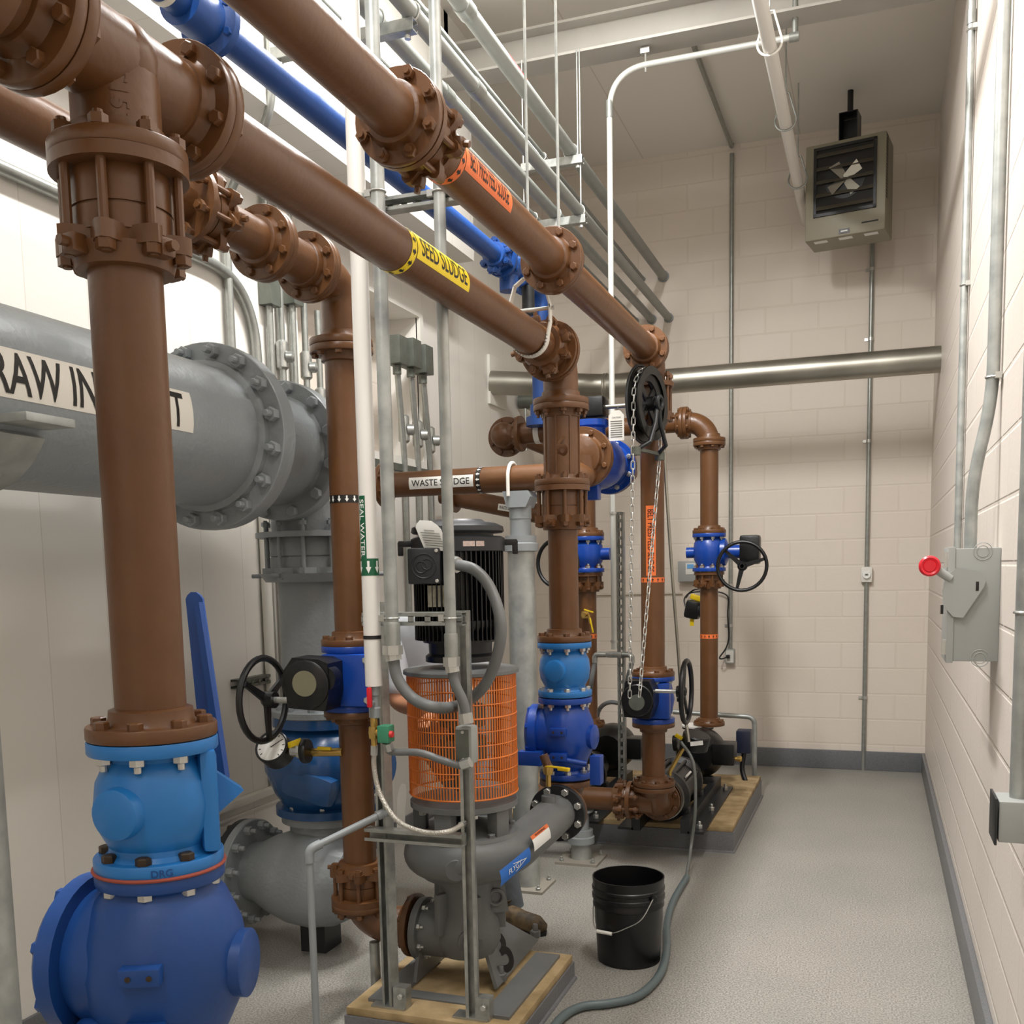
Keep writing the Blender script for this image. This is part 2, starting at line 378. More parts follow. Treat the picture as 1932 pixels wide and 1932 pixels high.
b.box((XL + .008, oy1 + t / 2, (oz0 + oz1) / 2), (.03, t, oz1 - oz0 + 2 * t)); b.box((XL + .008, (oy0 + oy1) / 2, oz1 + t / 2), (.03, oy1 - oy0, t)); b.box((XL + .008, oy0 - t / 2, (oz0 + oz1) / 2), (.03, t, oz1 - oz0 + 2 * t)); b.box((XL + .008, (oy0 + oy1) / 2, oz0 - t / 2), (.03, oy1 - oy0, t))
struct('trim_1', b, WPT)
struct('trim_2', MB().box((-2.63, (YF + 6.3) / 2, (3.6 + ZC) / 2), (.36, 6.3 - YF, ZC - 3.6)), WLF)
zt = AX(XL + .03, 470, 1508).z; y0t = 3.2
b = MB(); b.box((XL + .02, (y0t + 5.05) / 2, zt), (.04, 5.05 - y0t, .035), bev=.005); b.box((XL + .006, (y0t + 5.05) / 2, zt - .065), (.012, 5.05 - y0t, .012)); struct('trim_3', b, WPT)
def base(name, p, s):
    b = MB(); b.box(p, s, bev=.006); struct(name, b, BAS)
base('baseboard_back', ((XL + XR) / 2, YB - .012, .076), (XR - XL, .024, .152))
base('baseboard_right', (XR - .012, (YB + YF) / 2, .076), (.024, YB - YF, .152))
base('baseboard_left', (XL + .008, (YB + YF) / 2, .05), (.016, YB - YF, .1))
# steel beam under the ceiling
b = MB(); yb = 5.93
b.box((-1.2, yb, 4.512), (3.2, .18, .014)); b.box((-1.2, yb, 4.683), (3.2, .18, .014)); b.box((-1.2, yb, 4.6), (3.2, .01, .17))
ob = struct('steel_beam', b, BEAM); tag(ob, 'galvanised steel I-beam crossing under the ceiling', 'beam', kind='structure')
b = MB(); b.box((.32, yb, 4.8), (.1, .06, .23)); b.box((-2.5, yb, 4.8), (.1, .06, .23)); struct('trim_4', b, WCL)

# concrete pads
def pad(name, label, x0, x1, y0, y1, h, grout):
    t = thing(name, label, 'pad', ((x0 + x1) / 2, (y0 + y1) / 2, 0))
    b = MB(); b.prism([(x0, 0), (x1, 0), (x1, h - .03), (x0, h - .03)], (0, (y0 + y1) / 2, 0), (1, 0, 0), (0, 0, 1), y1 - y0); b.build('base', PAD, t)
    b = MB(); b.box(((x0 + x1) / 2, (y0 + y1) / 2, h - .015), (x1 - x0 - .01, y1 - y0 - .01, .03), bev=.006); b.build('grout_cap', CON, t)
    b = MB()
    b.tube([(x0, y0, .0), (x1, y0, 0), (x1, y1, 0)], .012, 8); b.build('cove', PAD, t)
    return t
pad('pump_pad', 'low concrete pad with tan broken edges under the upright grey pump', -1.76, -1.115, 3.08, 3.8, .1, CON)
pad('equipment_pad', 'long raised pad with tan grout top at the back under the horizontal pumps', -2.35, -.745, 5.8, 7.33, .15, CON)

# ------------------------------------------------------------------ brown sludge piping
XA, XB = -1.243, -1.128
Y1, Y3, Y4 = 1.519, 4.15, 5.43
ZS, ZB = 2.503, 2.747
X2, Y2, Z2 = -1.85, 3.404, 2.679
def pipe(par, p0, p1, r=RP, m=None, name='pipe', n=40): return MB().cyl(p0, p1, r, n=n).build(name, m or BRN, par)

# seed sludge header along the room
t = thing('sludge_pipe', 'long brown pipe with yellow SEED SLUDGE label running overhead along the room', 'pipe', (XA, 2.6, ZS))
ye = yat(XA, ZS, 1043)                              # coupling at the far end
pipe(t, (XA, 1.73, ZS), (XA, 4.0, ZS))
flange(t, (XA, 1.722, ZS), (0, -1, 0), R=.118)
mjoint(t, (XA, 3.99, ZS), (0, -1, 0), L=.06)
p0 = V((XA, 0, ZS)); ylab = yat(XA + RP, ZS, 787); ylab2 = yat(XA + RP, ZS, 886)
wrap(sheet(ylab - .03, ylab, -RP * PI * .98, RP * PI * .98), p0, (0, 1, 0), (1, 0, 0), (0, 0, 1), RP, 0, .0008).build('flow_band', YEL, t)
wrap(sheet(ylab + .004, ylab2, -.04, .04), p0, (0, 1, 0), (1, 0, 0), (0, 0, 1), RP, .22, .0012).build('pipe_label', YEL, t)
bm = fit_text('SEED SLUDGE', ylab2 - ylab - .05, .05, .004)
for q in bm.verts: q.co.x += ylab + .03
wrap(bm, p0, (0, 1, 0), (1, 0, 0), (0, 0, 1), RP, .2, .002).build('label_text', BLT, t)
bm = arrowsheet(12, .02, .02, .031)
for q in bm.verts: q.co.x += ylab - .015
wrap(bm, p0, (0, 1, 0), (1, 0, 0), (0, 0, 1), RP, 0, .0016).build('flow_arrows', BLT, t)

# tee over the front riser
t = thing('pipe_tee', 'big dark brown cast tee at the top left over the nearest riser', 'fitting', (XA, Y1, ZS))
b = MB(); b.cyl((XA, 1.36, ZS), (XA, 1.69, ZS), .074, n=40); b.cyl((XA, Y1, ZS), (XA, Y1, 2.345), .074, n=40); b.sph((XA, Y1, ZS), .078)
b.build('body', BRN, t)
flange(t, (XA, 1.697, ZS), (0, 1, 0), hub=.078, R=.118); flange(t, (XA, 1.345, ZS), (0, -1, 0), hub=.078, R=.118); flange(t, (XA, Y1, 2.352), (0, 0, -1), hub=.08, nb=0)
bm = fit_text('C153', .09, .03, .01)
wrap(bm, (XA, Y1, ZS - .03), (0, 0, -1), (.55, -.83, 0), (.83, .55, 0), .074, .2, .002).build('cast_mark', BRN, t)
t = thing('sludge_pipe', 'dark brown flanged pipe end cropped at the top left corner', 'pipe', (XA, 1.0, ZS))
pipe(t, (XA, .75, ZS), (XA, 1.3, ZS), .066); flange(t, (XA, 1.318, ZS), (0, 1, 0), R=.118, nb=8)
MB().lathe((XA, .99, ZS), (0, 1, 0), [(.07, 0), (.1, .02), (.1, .24), (.07, .26)], 40).build('sleeve', BRN, t)

def riser(name, label, x, y, ztop, zbot, mj_top=True):
    t = thing(name, label, 'pipe', (x, y, zbot)); pipe(t, (x, y, zbot), (x, y, ztop))
    if mj_top: mjoint(t, (x, y, ztop), (0, 0, -1))
    return t
# front riser and its valves
zf = zat(XA, Y1, 1376)
t = riser('riser_pipe', 'thick brown vertical pipe nearest the camera at far left', XA, Y1, 2.328, zf - .01)
flange(t, (XA, Y1, zf), (0, 0, -1), nb=8)

def plug_valve(label, x, y, z0, z1, m=LBL, hw=None, zoff=0, scale=1., group=None, gasket=False, dirn=(-.75, -.66, 0)):
    """round bodied valve between flange faces z1 (top) and z0 (bottom)"""
    t = thing('plug_valve', label, 'valve', (x, y, z0), group); c = (z0 + z1) / 2; Hh = (z1 - z0) / 2; R = .107 * scale
    pr = [(R * .72, -Hh + .01), (R * .75, -Hh + .03), (R * .82, -Hh * .62), (R * .97, -Hh * .35), (R * 1.02, 0), (R * .97, Hh * .35), (R * .82, Hh * .62), (R * .72, Hh - .03), (R * .72, Hh - .01)]
    b = MB().lathe((x, y, c), (0, 0, 1), pr, 40)
    d = V(dirn).normalized(); b.lathe(V((x, y, c)) + d * R * .7, d, [(.05 * scale, 0), (.045 * scale, R * .42), (.04 * scale, R * .45)], 28)
    b.build('body', m, t)
    flange(t, (x, y, z1 - .013), (0, 0, 1), m=m, hub=R * .75, bm=ZNC, side='nut'); flange(t, (x, y, z0 + .013), (0, 0, -1), m=m, hub=R * .8, bm=DKB if gasket else ZNC)
    return t
zb1 = zat(XA, Y1, 1616) + .002; z1 = zf - .012
t = plug_valve('light blue round plug valve below the nearest brown riser', XA, Y1, zb1 - .016, z1 - .001, gasket=True, dirn=(.05, -1, 0))
cz = (zb1 + z1) / 2 - .005
sd = V((.74, .67, 0)).normalized(); up = V((0, 0, 1)); cr = V((-sd.y, sd.x, 0))
b = MB(); rot = Matrix((sd, cr, up)).transposed()
b.box(V((XA, Y1, cz)) + sd * .088, (.032, .15, z1 - zb1 - .035), rot, .012); b.box(V((XA, Y1, cz)) + sd * .06, (.06, .11, .11), rot, .01)
b.prism([(-.03, -.04), (.02, 0), (-.03, .04)], V((XA, Y1, cz + .005)) + sd * .135, sd, up, .05)
b.build('bonnet', LBL, t)
MB().lathe((XA, Y1, zb1 - .018), (0, 0, 1), [(.118, 0), (.1195, .003), (.118, .006)], 40).build('gasket', GSK, t)
bm = fit_text('DRG', .036, .013, .01)
for q in bm.verts: q.co.x, q.co.y = q.co.y, q.co.x
wrap(bm, (XA, Y1, zb1 - .003), (0, 0, 1), V((.1, -1, 0)).normalized(), V((1, .1, 0)).normalized(), FR, .45, .001).build('cast_mark', DBL, t)
# lever standing up beside the riser
px0 = AY(1.85, 392, 1330); px1 = AY(1.85, 366, 1118)
L = (px1 - px0).length; ud = (px1 - px0).normalized(); sv = V((.93, .36, 0))
pts = [(-.027, -.16), (.027, -.16), (.018, L - .014)] + [(.016 * math.cos(a), L - .014 + .016 * math.sin(a)) for a in (.5, 1.2, 1.9, 2.6)] + [(-.018, L - .014)]
b = MB().prism(pts, px0, sv, ud, .012)
b.prism([(.014, -.16), (.03, -.16), (.019, L - .02), (.008, L - .02)], px0 + V((.1, -.25, 0)) * .1, sv, ud, .03)
b.build('lever', DBL, t)

def check_valve(label, x, y, ztop, R, m, side=1, big=1., bdir=(.96, .28, 0), ldir=(.4, -.92, 0)):
    """globe bodied swing check valve hanging below face ztop, cover on the left"""
    t = thing('check_valve', label, 'valve', (x, y, ztop - .36 * big)); c = ztop - .165 * big
    b = MB().lathe((x, y, c), (0, 0, 1), [(R * .6, -.16 * big), (R * .66, -.14 * big), (R * .8, -.1 * big), (R * .97, -.05 * big), (R * 1.02, .0), (R * .95, .06 * big), (R * .78, .115 * big), (R * .62, .14 * big), (R * .6, .16 * big)], 44)
    b.lathe((x - R * .2, y, c + .005), (-1, -.12, 0), [(R * .9, 0), (R * .9, R * .55), (R * .82, R * .75), (R * .82, R * .8)], 40)
    b.build('body', m, t)
    flange(t, (x, y, ztop - .012), (0, 0, 1), m=m, hub=R * .62, bm=ZNC, side='nut', hl=.02)
    flange(t, (x, y, c - .172 * big), (0, 0, -1), m=m, hub=R * .62, bm=ZNC, side='nut', hl=.02)
    k = V((-1, -.12, 0)).normalized(); q = V((x, y, c + .005)) + k * R * 1.02
    cv = MB().lathe(q, k, [(R * 1.0, -.016), (R * 1.0, .016), (R * .9, .03), (R * .4, .045), (R * .3, .045)], 40).build('cover', m, t)
    bolts(cv, q + k * .014, k, R * .9, 8, .013, m)
    d = V(bdir).normalized(); MB().lathe(V((x, y, c - .005)) + d * R * .78, d, [(R * .42, 0), (R * .42, R * .28), (R * .39, R * .3)], 36).build('boss', m, t)
    for dz in (.03, -.075):
        fd = V(ldir).normalized(); sx = V((-fd.y, fd.x, 0)); bb = MB().box(V((x, y, c + dz)) + fd * R * .96, (.07, .05, .032), Matrix((sx, fd, V((0, 0, 1)))).transposed(), .003)
        o = bb.build('lug', m, t)
        for s in (-.018, .018): MB().cyl(V((x, y, c + dz)) + fd * (R * .96 + .024) + sx * s, V((x, y, c + dz)) + fd * (R * .96 + .0265) + sx * s, .005, n=10).build('screw_hole', DKB, o)
    return t, c
t, c = check_valve('dark blue globe shaped check valve in the lower left corner', XA, Y1, zb1 - .018, .15, DBL, big=1.1)
fd = V((-.55, -.83, 0)); q = V((XA, Y1, c - .13)) + fd * .12
b = MB().lathe(q, fd, [(.06, -.02), (.055, .03), (.04, .05)], 28); b.prism([(-.06, -.012), (.06, -.012), (.05, .02), (0, .045), (-.05, .02)], q + fd * .05, V((.83, -.55, 0)), (0, 0, 1), .03); b.build('shaft_housing', DBL, t)
s = MB().cyl(q + fd * .03 - V((0, 0, .012)), q + fd * .13 - V((0, 0, .03)), .018).build('shaft', DKB, t)
pipe(thing('riser_pipe', 'brown pipe stub under the corner check valve', 'pipe', (XA, Y1, 0)), (XA, Y1, .05), (XA, Y1, c - .21))

# ------------------------------------------------------------------ second line: branch header and pump suction riser
t = thing('sludge_pipe', 'brown horizontal pipe behind the nearest riser joining the second riser', 'pipe', (X2, 2.4, Z2))
yj = yat(X2, Z2, 385); yf = yat(X2, Z2, 497)
pipe(t, (X2, 1.2, Z2), (X2, yf, Z2)); mjoint(t, (X2, yj - .1, Z2), (0, 1, 0), L=.1)
flange(t, (X2, yf - .012, Z2), (0, 1, 0)); 
t = thing('pipe_elbow', 'glossy brown cast elbow turning down onto the second riser', 'fitting', (X2, Y2, Z2))
flange(t, (X2, yf + .013, Z2), (0, -1, 0), nb=0, hub=.072, hl=.02)
ym = (yf + Y2) / 2 - .01
b = MB().tube([(X2, yf + .01, Z2), (X2, ym, Z2)], .07, 32); b.build('body', BRN, t)
flange(t, (X2, ym + .03, Z2), (0, 1, 0), hub=.075, hl=.04); flange(t, (X2, ym + .055, Z2), (0, -1, 0), hub=.075, nb=8)
zt2 = zat(X2, Y2, 655)
pts = arc((X2, Y2 - .085, Z2), (0, 1, 0), (0, 0, -1), .085, 12)
MB().tube([(X2, ym + .05, Z2)] + pts + [(X2, Y2, zt2 + .01)], .068, 32).build('bend', BRN, t)
flange(t, (X2, Y2, zt2 + .012), (0, 0, -1), hub=.07, nb=0)
bm = fit_text('90', .05, .035, .01); wrap(bm, (X2, Y2, Z2 - .02), (0, 0, -1), V((.45, -.9, 0)), V((.9, .45, 0)), .068, -.2, .012).build('cast_mark', BRN, t)
t = thing('riser_pipe', 'second brown vertical pipe with black arrow band beside the white pipe', 'pipe', (X2, Y2, 1))
zv1 = zat(X2, Y2, 1217)
pipe(t, (X2, Y2, zv1), (X2, Y2, zt2)); flange(t, (X2, Y2, zt2 - .014), (0, 0, 1), nb=8); flange(t, (X2, Y2, zv1 + .012), (0, 0, -1))
za = zat(X2, Y2, 943); ev = V((.48, -.877, 0)); eh = V((.877, .48, 0))
wrap(sheet(za - .014, za + .014, -RP * PI * .97, RP * PI * .97), (X2, Y2, 0), (0, 0, 1), ev, eh, RP, 0, .0008).build('flow_band', BLT, t)
bm = arrowsheet(13, .022, .014, .028, -1)
for q in bm.verts: q.co.x += za
wrap(bm, (X2, Y2, 0), (0, 0, 1), ev, eh, RP, 0, .0016).build('flow_arrows', WLB, t)

def handwheel(par, c, axis, R, r=.014, m=BLK, spokes=3, ph=0., dish=.03):
    a, u, v = frame(axis); c = V(c)
    h = MB().torus(c, a, R, r).build('handwheel', m, par)
    b = MB().lathe(c - a * (dish + .02), a, [(.03, 0), (.032, .035), (.02, .05)], 20)
    for i in range(spokes):
        t = ph + 2 * PI * i / spokes; d = u * math.cos(t) + v * math.sin(t); e = a.cross(d)
        b.prism([(0, -.017), (R, -.009), (R, .009), (0, .017)], c - a * dish * .5, d, e, .012)
    b.build('spokes', m, h); return h
# valve with gear operator on the second riser
zv0 = zat(X2, Y2, 1338)
t = thing('plug_valve', 'bright blue valve with black gear box, grey disc and left handwheel on second riser', 'valve', (X2, Y2, zv0))
b = MB().lathe((X2, Y2, zv0), (0, 0, 1), [(.08, .01), (.09, .04), (.1, (zv1 - zv0) / 2), (.09, zv1 - zv0 - .04), (.08, zv1 - zv0 - .01)], 36)
zc = (zv0 + zv1) / 2
fwd = V((.1, -.995, 0)); rgt = V((.995, .1, 0)); rot = Matrix((rgt, -fwd, V((0, 0, 1)))).transposed()
b.box(V((X2, Y2, zc)) + fwd * .085 + rgt * .02, (.19, .08, zv1 - zv0 - .05), rot, .012); b.build('body', BBL, t)
fb = flange(t, (X2, Y2, zv1 - .012), (0, 0, 1), m=BBL, nb=0); flange(t, (X2, Y2, zv0 + .012), (0, 0, -1), m=BBL, nb=0)
for dx, dz in ((.085, .075), (.085, -.07), (-.08, .075)): bolt(t, V((X2, Y2, zc)) + fwd * .125 + rgt * (dx + .02) + V((0, 0, dz)), fwd, .012, ZNC)
gc = AY(Y2 - .2, 592, 1288); gx = gc
b = MB()
pts = [(-.075, -.085), (.07, -.095), (.085, -.03), (.085, .075), (.05, .09), (-.05, .095), (-.085, .05)]
b.prism(pts, gc, rgt, (0, 0, 1), .13); b.lathe(gc, fwd, [(.088, -.04), (.088, .07), (.08, .075)], 28)
b.lathe(gc + rgt * .065 + V((0, 0, .02)), fwd, [(.045, .0), (.045, .06)], 20); b.box(gc - fwd * .1, (.12, .1, .12), rot)
b.build('gear_box', BLK, t)
MB().lathe(gc + fwd * .076 + V((0, 0, .005)), fwd, [(.046, 0), (.046, .003)], 28).build('indicator_disc', mat('khaki_disc', '7f7c66', .4, .3), t)
hw = V((AY(gc.y - .02, 497, 1320))); sx = AY(gc.y - .02, 560, 1322)
MB().cyl(hw + V((.02, 0, 0)), (sx.x + .03, hw.y, hw.z), .012).build('operator_shaft', ZNC, t)
handwheel(t, hw, (-1, 0, .0), .152, .0125, ph=.5)
# lower riser, coupling, suction elbow
zg = zat(X2, Y2, 1640); ze = zat(X2, Y2, 1672)
t = thing('riser_pipe', 'lower length of the second brown pipe down to a bolted coupling', 'pipe', (X2, Y2, zg))
pipe(t, (X2, Y2, ze - .03), (X2, Y2, zv0)); flange(t, (X2, Y2, zv0 - .013), (0, 0, 1), nb=8); mjoint(t, (X2, Y2, ze - .045), (0, 0, 1), L=.09)
XP, YP = -1.43, 3.45
za_ = zat(XP, YP, 1755)
t = thing('pipe_elbow', 'brown suction elbow at the foot of the second riser entering the grey pump', 'fitting', (X2 + .1, Y2, za_))
xe = XP - .2
pth = arc((X2, Y2, za_ + .13), (0, 0, -1), V((xe - X2 + .02, YP - Y2, 0)), .13, 12)
MB().tube([(X2, Y2, ze - .05)] + pth + [(xe - .02, YP + .01, za_)], .072, 32).build('bend', BRN, t)
flange(t, (X2, Y2, ze - .068), (0, 0, 1), nb=0, hub=.075)
flange(t, (xe - .02, YP, za_), (1, 0, 0), hub=.08, R=.12, nb=6)
MB().cyl((X2 + .06, Y2 - .02, .0), (X2 + .06, Y2 - .02, za_ - .06), .02, n=14).lathe((X2 + .06, Y2 - .02, 0), (0, 0, 1), [(.06, 0), (.06, .012)], 20).build('support_foot', GAL, t)
# pressure gauge on the lower riser
gz = AY(Y2 - .12, 514, 1410); pc = V((X2 - .03, Y2 - .05, zat(X2, Y2, 1415)))
t = thing('pressure_gauge', 'black pressure gauge with white dial and brass fittings beside second riser', 'gauge', gz)
ga = V((.08, -.86, .53)).normalized()
c = gz; a, u, v = frame(ga)
MB().lathe(c, a, [(.055, -.075), (.066, -.06), (.066, .01), (.062, .014), (.058, .014), (.057, .006)], 36).build('case', BLK, t)
d = MB().lathe(c + a * .0055, a, [(.0575, 0), (.0575, .002)], 36).build('dial', GLS, t)
b = MB().prism([(-.05, -.002), (.05, -.0012), (.05, .0012), (-.05, .003)], c + a * .0085, V((.8, .1, .5)), a.cross(V((.8, .1, .5))), .001)
for i in range(11):
    k = -2.3 + 4.6 * i / 10; dd = v * math.cos(k) + u * math.sin(k); b.prism([(.043, -.0015), (.052, -.0015), (.052, .0015), (.043, .0015)], c + a * .008, dd, a.cross(dd), .0006)
b.build('needle', BLT, d)
q0 = c - a * .03 + V((.06, .02, -.01)); MB().tube([q0, (q0 * .45 + pc * .55), pc], .016, 14).build('stem', BRS, t)
ic = AY(Y2 - .1, 577, 1417); MB().lathe(ic, (pc - q0), [(.044, -.012), (.046, -.008), (.046, .008), (.044, .012)], 28).build('isolator_ring', BLK, t)
b = MB().lathe(ic, (q0 - pc), [(.03, .012), (.03, .03), (.018, .035), (.018, .06)], 8); b.build('isolator_body', ZNC, t)
b = MB().box(AY(Y2 - .11, 556, 1402), (.06, .01, .022), Matrix.Rotation(-.35, 3, 'Y'), .002); b.box(AY(Y2 - .09, 612, 1412), (.055, .012, .012), bev=.002); b.build('cock_lever', YLV, t)
# ------------------------------------------------------------------ big grey raw influent line
XG, ZG = -2.25, 2.125
yg1, yg2, yg3 = yat(XG, ZG, 392), yat(XG, ZG, 530), yat(XG, ZG, 590)
t = thing('influent_pipe', 'very large grey pipe with white RAW INFLUENT label along the left wall', 'pipe', (XG, 2, ZG))
pipe(t, (XG, -.3, ZG), (XG, yg1 - .02, ZG), .243, GRY, n=64)
f = MB().lathe((XG, yg1, ZG), (0, 1, 0), [(.246, -.05), (.262, -.04), (.266, -.02), (.323, -.02), (.326, -.016), (.326, .02), (.323, .023)], 64).build('flange', GRY, t)
bolts(f, (XG, yg1 - .02, ZG), (0, -1, 0), .294, 16, .022, GRY, 'nut', .5, .03)
surf = XG + .243; yl0 = yat(surf, ZG, 2); yl1 = yat(surf, ZG - .03, 366)
wrap(sheet(yl0 - .3, yl1, -.062, .062), (XG, 0, ZG), (0, 1, 0), (1, 0, 0), (0, 0, 1), .243, .06, .001).build('pipe_label', CRM, t)
bm = fit_text('RAW INFLUENT', yl1 - yl0 - .015, .104, .012)
for q in bm.verts: q.co.x += yl0 - .03
wrap(bm, (XG, 0, ZG), (0, 1, 0), (1, 0, 0), (0, 0, 1), .243, .06, .0022).build('label_text', BLT, t)
t = thing('pipe_elbow', 'large grey flanged elbow turning the raw influent line down', 'fitting', (XG, yg3, ZG))
MB().lathe((XG, yg1 + .023, ZG), (0, 1, 0), [(.323, 0), (.323, .035), (.245, .04), (.225, .06), (.21, yg2 - yg1 - .07), (.205, yg2 - yg1 - .05)], 64).build('reducer', GRY, t)
f = MB().lathe((XG, yg2 - .012, ZG), (0, 1, 0), [(.205, -.035), (.215, -.02), (.215, -.018), (.27, -.018), (.273, -.014), (.273, .05), (.27, .053)], 56).build('flange', GRY, t)
bolts(f, (XG, yg2 - .03, ZG), (0, -1, 0), .247, 12, .02, GRY, 'bolt', .5)
zm = zat(XG, yg3, 1010)
pth = arc((XG, yg3 - .16, ZG), (0, 1, 0), (0, 0, -1), .17, 14)
yg3 = yg3 + .01
MB().tube([(XG, yg2, ZG)] + pth + [(XG, yg3, zm)], .19, 48).build('bend', GRY, t)
t = thing('influent_pipe', 'grey vertical drop of the influent line with bolted coupling', 'pipe', (XG, yg3, 1))
zq0 = zat(XG, yg3, 1345)
mjoint(t, (XG, yg3, zm), (0, 0, -1), r=.17, R=.256, L=.14, m=GRY, nb=12, sf=.86)
pipe(t, (XG, yg3, zq0), (XG, yg3, zm), .172, GRY); f = flange(t, (XG, yg3, zq0 + .012), (0, 0, -1), R=.228, t=.03, m=GRY, hub=.18, nb=12, br=.016)
zq1 = zat(XG, yg3, 1528); zc = (zq0 + zq1) / 2
t = thing('plug_valve', 'dark teal globe valve on the grey drop behind the second riser', 'valve', (XG, yg3, zq1))
b = MB().lathe((XG, yg3, zc), (0, 0, 1), [(.222, zq1 - zc + .002), (.222, zq1 - zc + .035), (.19, zq1 - zc + .04), (.225, -.12), (.262, -.02), (.262, .04), (.225, .12), (.185, zq0 - zc - .055), (.222, zq0 - zc - .045), (.222, zq0 - zc - .002)], 48)
b.box((XG + .05, yg3 - .215, zc - .06), (.24, .1, .13), Matrix.Rotation(.25, 3, 'Y'), .04); b.cyl((XG, yg3, zc), (XG + .3, yg3 - .05, zc), .1)
b.build('body', TBL, t)
for i in range(8):
    k = 2 * PI * (i + .5) / 8; bolt(t, (XG + .18 * math.cos(k), yg3 + .18 * math.sin(k), zq1 + .037), (0, 0, 1), .015, ZNC)
zl = zat(XG, yg3 - .1, 1655)
t = thing('base_elbow', 'big grey cast elbow low behind the drain pipe with bolted end flange', 'fitting', (XG, yg3, 0))
yfl = yg3 - .1; xf = xat(yfl, zl, 478)
b = MB().lathe((xf, yfl, zl), (1, 0, 0), [(.13, 0), (.135, .05), (.17, .12), (.205, .22), (.215, .32), (.2, .42), (.16, .5), (.08, .54), (.01, .55)], 48)
b.lathe((XG, yg3, zl), (0, 0, 1), [(.17, 0), (.165, zq1 - zl - .04), (.2, zq1 - zl - .035), (.2, zq1 - zl - .001)], 48); b.build('body', GRY, t)
f = MB().lathe((xf, yfl, zl), (1, 0, 0), [(.228, -.03), (.232, -.026), (.232, .004), (.228, .008)], 56).build('flange', GRY, t)
bolts(f, (xf + .008, yfl, zl), (1, 0, 0), .205, 12, .018, GRY, 'nut', .5, .028)
f = MB().lathe((xf - .031, yfl, zl), (-1, 0, 0), [(.228, 0), (.228, .03), (.15, .05), (.15, .12)], 48).build('end_cap', CHR, t)
bolts(f, (xf - .061, yfl, zl), (-1, 0, 0), .205, 12, .018, DKB, 'bolt')
bm = fit_text('06', .07, .05, .01); wrap(bm, (xf + .2, yfl, zl), (1, 0, 0), V((0, -.97, .2)), V((0, .2, .97)), .2, .1, .002).build('cast_mark', GRY, t)
MB().box((xf + .3, yfl + .05, (zl - .19) / 2), (.12, .14, zl - .19)).build('support_foot', CHR, t)
# stanchion with saddle under the big pipe
ys = yat(XG, 1.0, -34)
t = thing('pipe_stand', 'mottled galvanised post with grey saddle at the left edge of the picture', 'stand', (XG, ys, 0))
zsd = ZG - .243
MB().cyl((XG, ys, .012), (XG, ys, zsd - .19), .06, n=28).build('post', GLP, t)
n = 14; prof = []
for i in range(n + 1):
    k = -2.62 + 2.1 * i / n; prof.append((.25 * math.cos(k), .25 * math.sin(k)))
out = [(x * 1.06, z * 1.06) for x, z in reversed(prof)]
b = MB().prism(prof + out, (XG, ys, ZG), (1, 0, 0), (0, 0, 1), .15)
b.prism([(-.03, -.43), (.03, -.43), (.05, -.36), (.16, -.2), (.14, -.18), (-.14, -.18), (-.16, -.2), (-.05, -.33)], (XG, ys, ZG), (1, 0, 0), (0, 0, 1), .02); b.cyl((XG, ys, ZG - .45), (XG, ys, ZG - .3), .055, n=24)
b.box((XG + .275, ys, ZG - .1), (.1, .16, .022), None, .004); b.build('saddle', GLP, t); MB().box((XG, ys, .006), (.22, .22, .012)).build('base_plate', GAL, t)

# ------------------------------------------------------------------ upright grey pump with black motor
def zp(r): return zat(XP, YP, r)
t = thing('vertical_pump', 'upright grey pump with finned black motor and orange mesh guard numbered 3', 'pump', (XP, YP, .1))
PZ = [zp(r) for r in (978, 1004, 1010, 1030, 1205, 1245, 1255, 1268, 1490, 1512, 1560)]
b = MB().lathe((XP, YP, PZ[1] - .005), (0, 0, 1), [(.162, 0), (.168, .006), (.165, .022), (.14, .034), (.10, .04), (.09, .048), (.03, .05)], 48); b.cyl((XP, YP, PZ[3] + .01), (XP, YP, PZ[1]), .13); b.build('fan_cover', CHR, t)
MB().lathe((XP, YP, PZ[3] - .025), (0, 0, 1), [(.158, 0), (.17, .004), (.17, .05), (.16, .056)], 48).build('top_ring', CHR, t)
b = MB().cyl((XP, YP, PZ[4] - .01), (XP, YP, PZ[3]), .135, n=40); nf = 56
for i in range(nf):
    k = 2 * PI * i / nf; b.box((XP + .148 * math.cos(k), YP + .148 * math.sin(k), (PZ[3] + PZ[4]) / 2), (.032, .0045, PZ[3] - PZ[4]), Matrix.Rotation(k, 3, 'Z'))
b.build('finned_motor', BLK, t)
b = MB().lathe((XP, YP, PZ[5] - .002), (0, 0, 1), [(.128, 0), (.128, .02), (.115, .03), (.118, .1), (.15, .115), (.158, .13), (.158, .15), (.15, .152)], 48); b.build('motor_bell', BLK, t)
cd = V((-XP, -YP, 0)).normalized(); cr = V((-cd.y, cd.x, 0)); rotc = Matrix((cr, -cd, V((0, 0, 1)))).transposed()   # towards the viewer and to its right
for s, px in ((-1, 768), (1, 950)):
    q = V((XP, YP, PZ[3] + .01)) + cr * s * .165
    bb = MB().box(q + cr * s * .02, (.06, .03, .022), rotc, .005); bb.box(q + cr * s * .042 - V((0, 0, .018)), (.02, .028, .05), rotc, .004); bb.build('lifting_lug', BLK, t)
tb = AY(YP - .17, 803, 1068); rt = Matrix.Rotation(.25, 3, 'Z')
o = MB().box(tb, (.115, .07, .125), rt, .008).build('terminal_box', CHR, t)
fdir = rt @ V((0, -1, 0)); sdir = rt @ V((1, 0, 0))
b = MB().torus(tb + fdir * .036, fdir, .042, .0028, 32, 8); b.torus(tb + fdir * .036 + sdir * .011 + V((0, 0, .006)), fdir, .018, .0025, 20, 8); b.torus(tb + fdir * .036 - sdir * .01 - V((0, 0, .004)), fdir, .02, .0025, 20, 8)
b.build('embossed_crest', CHR, o)
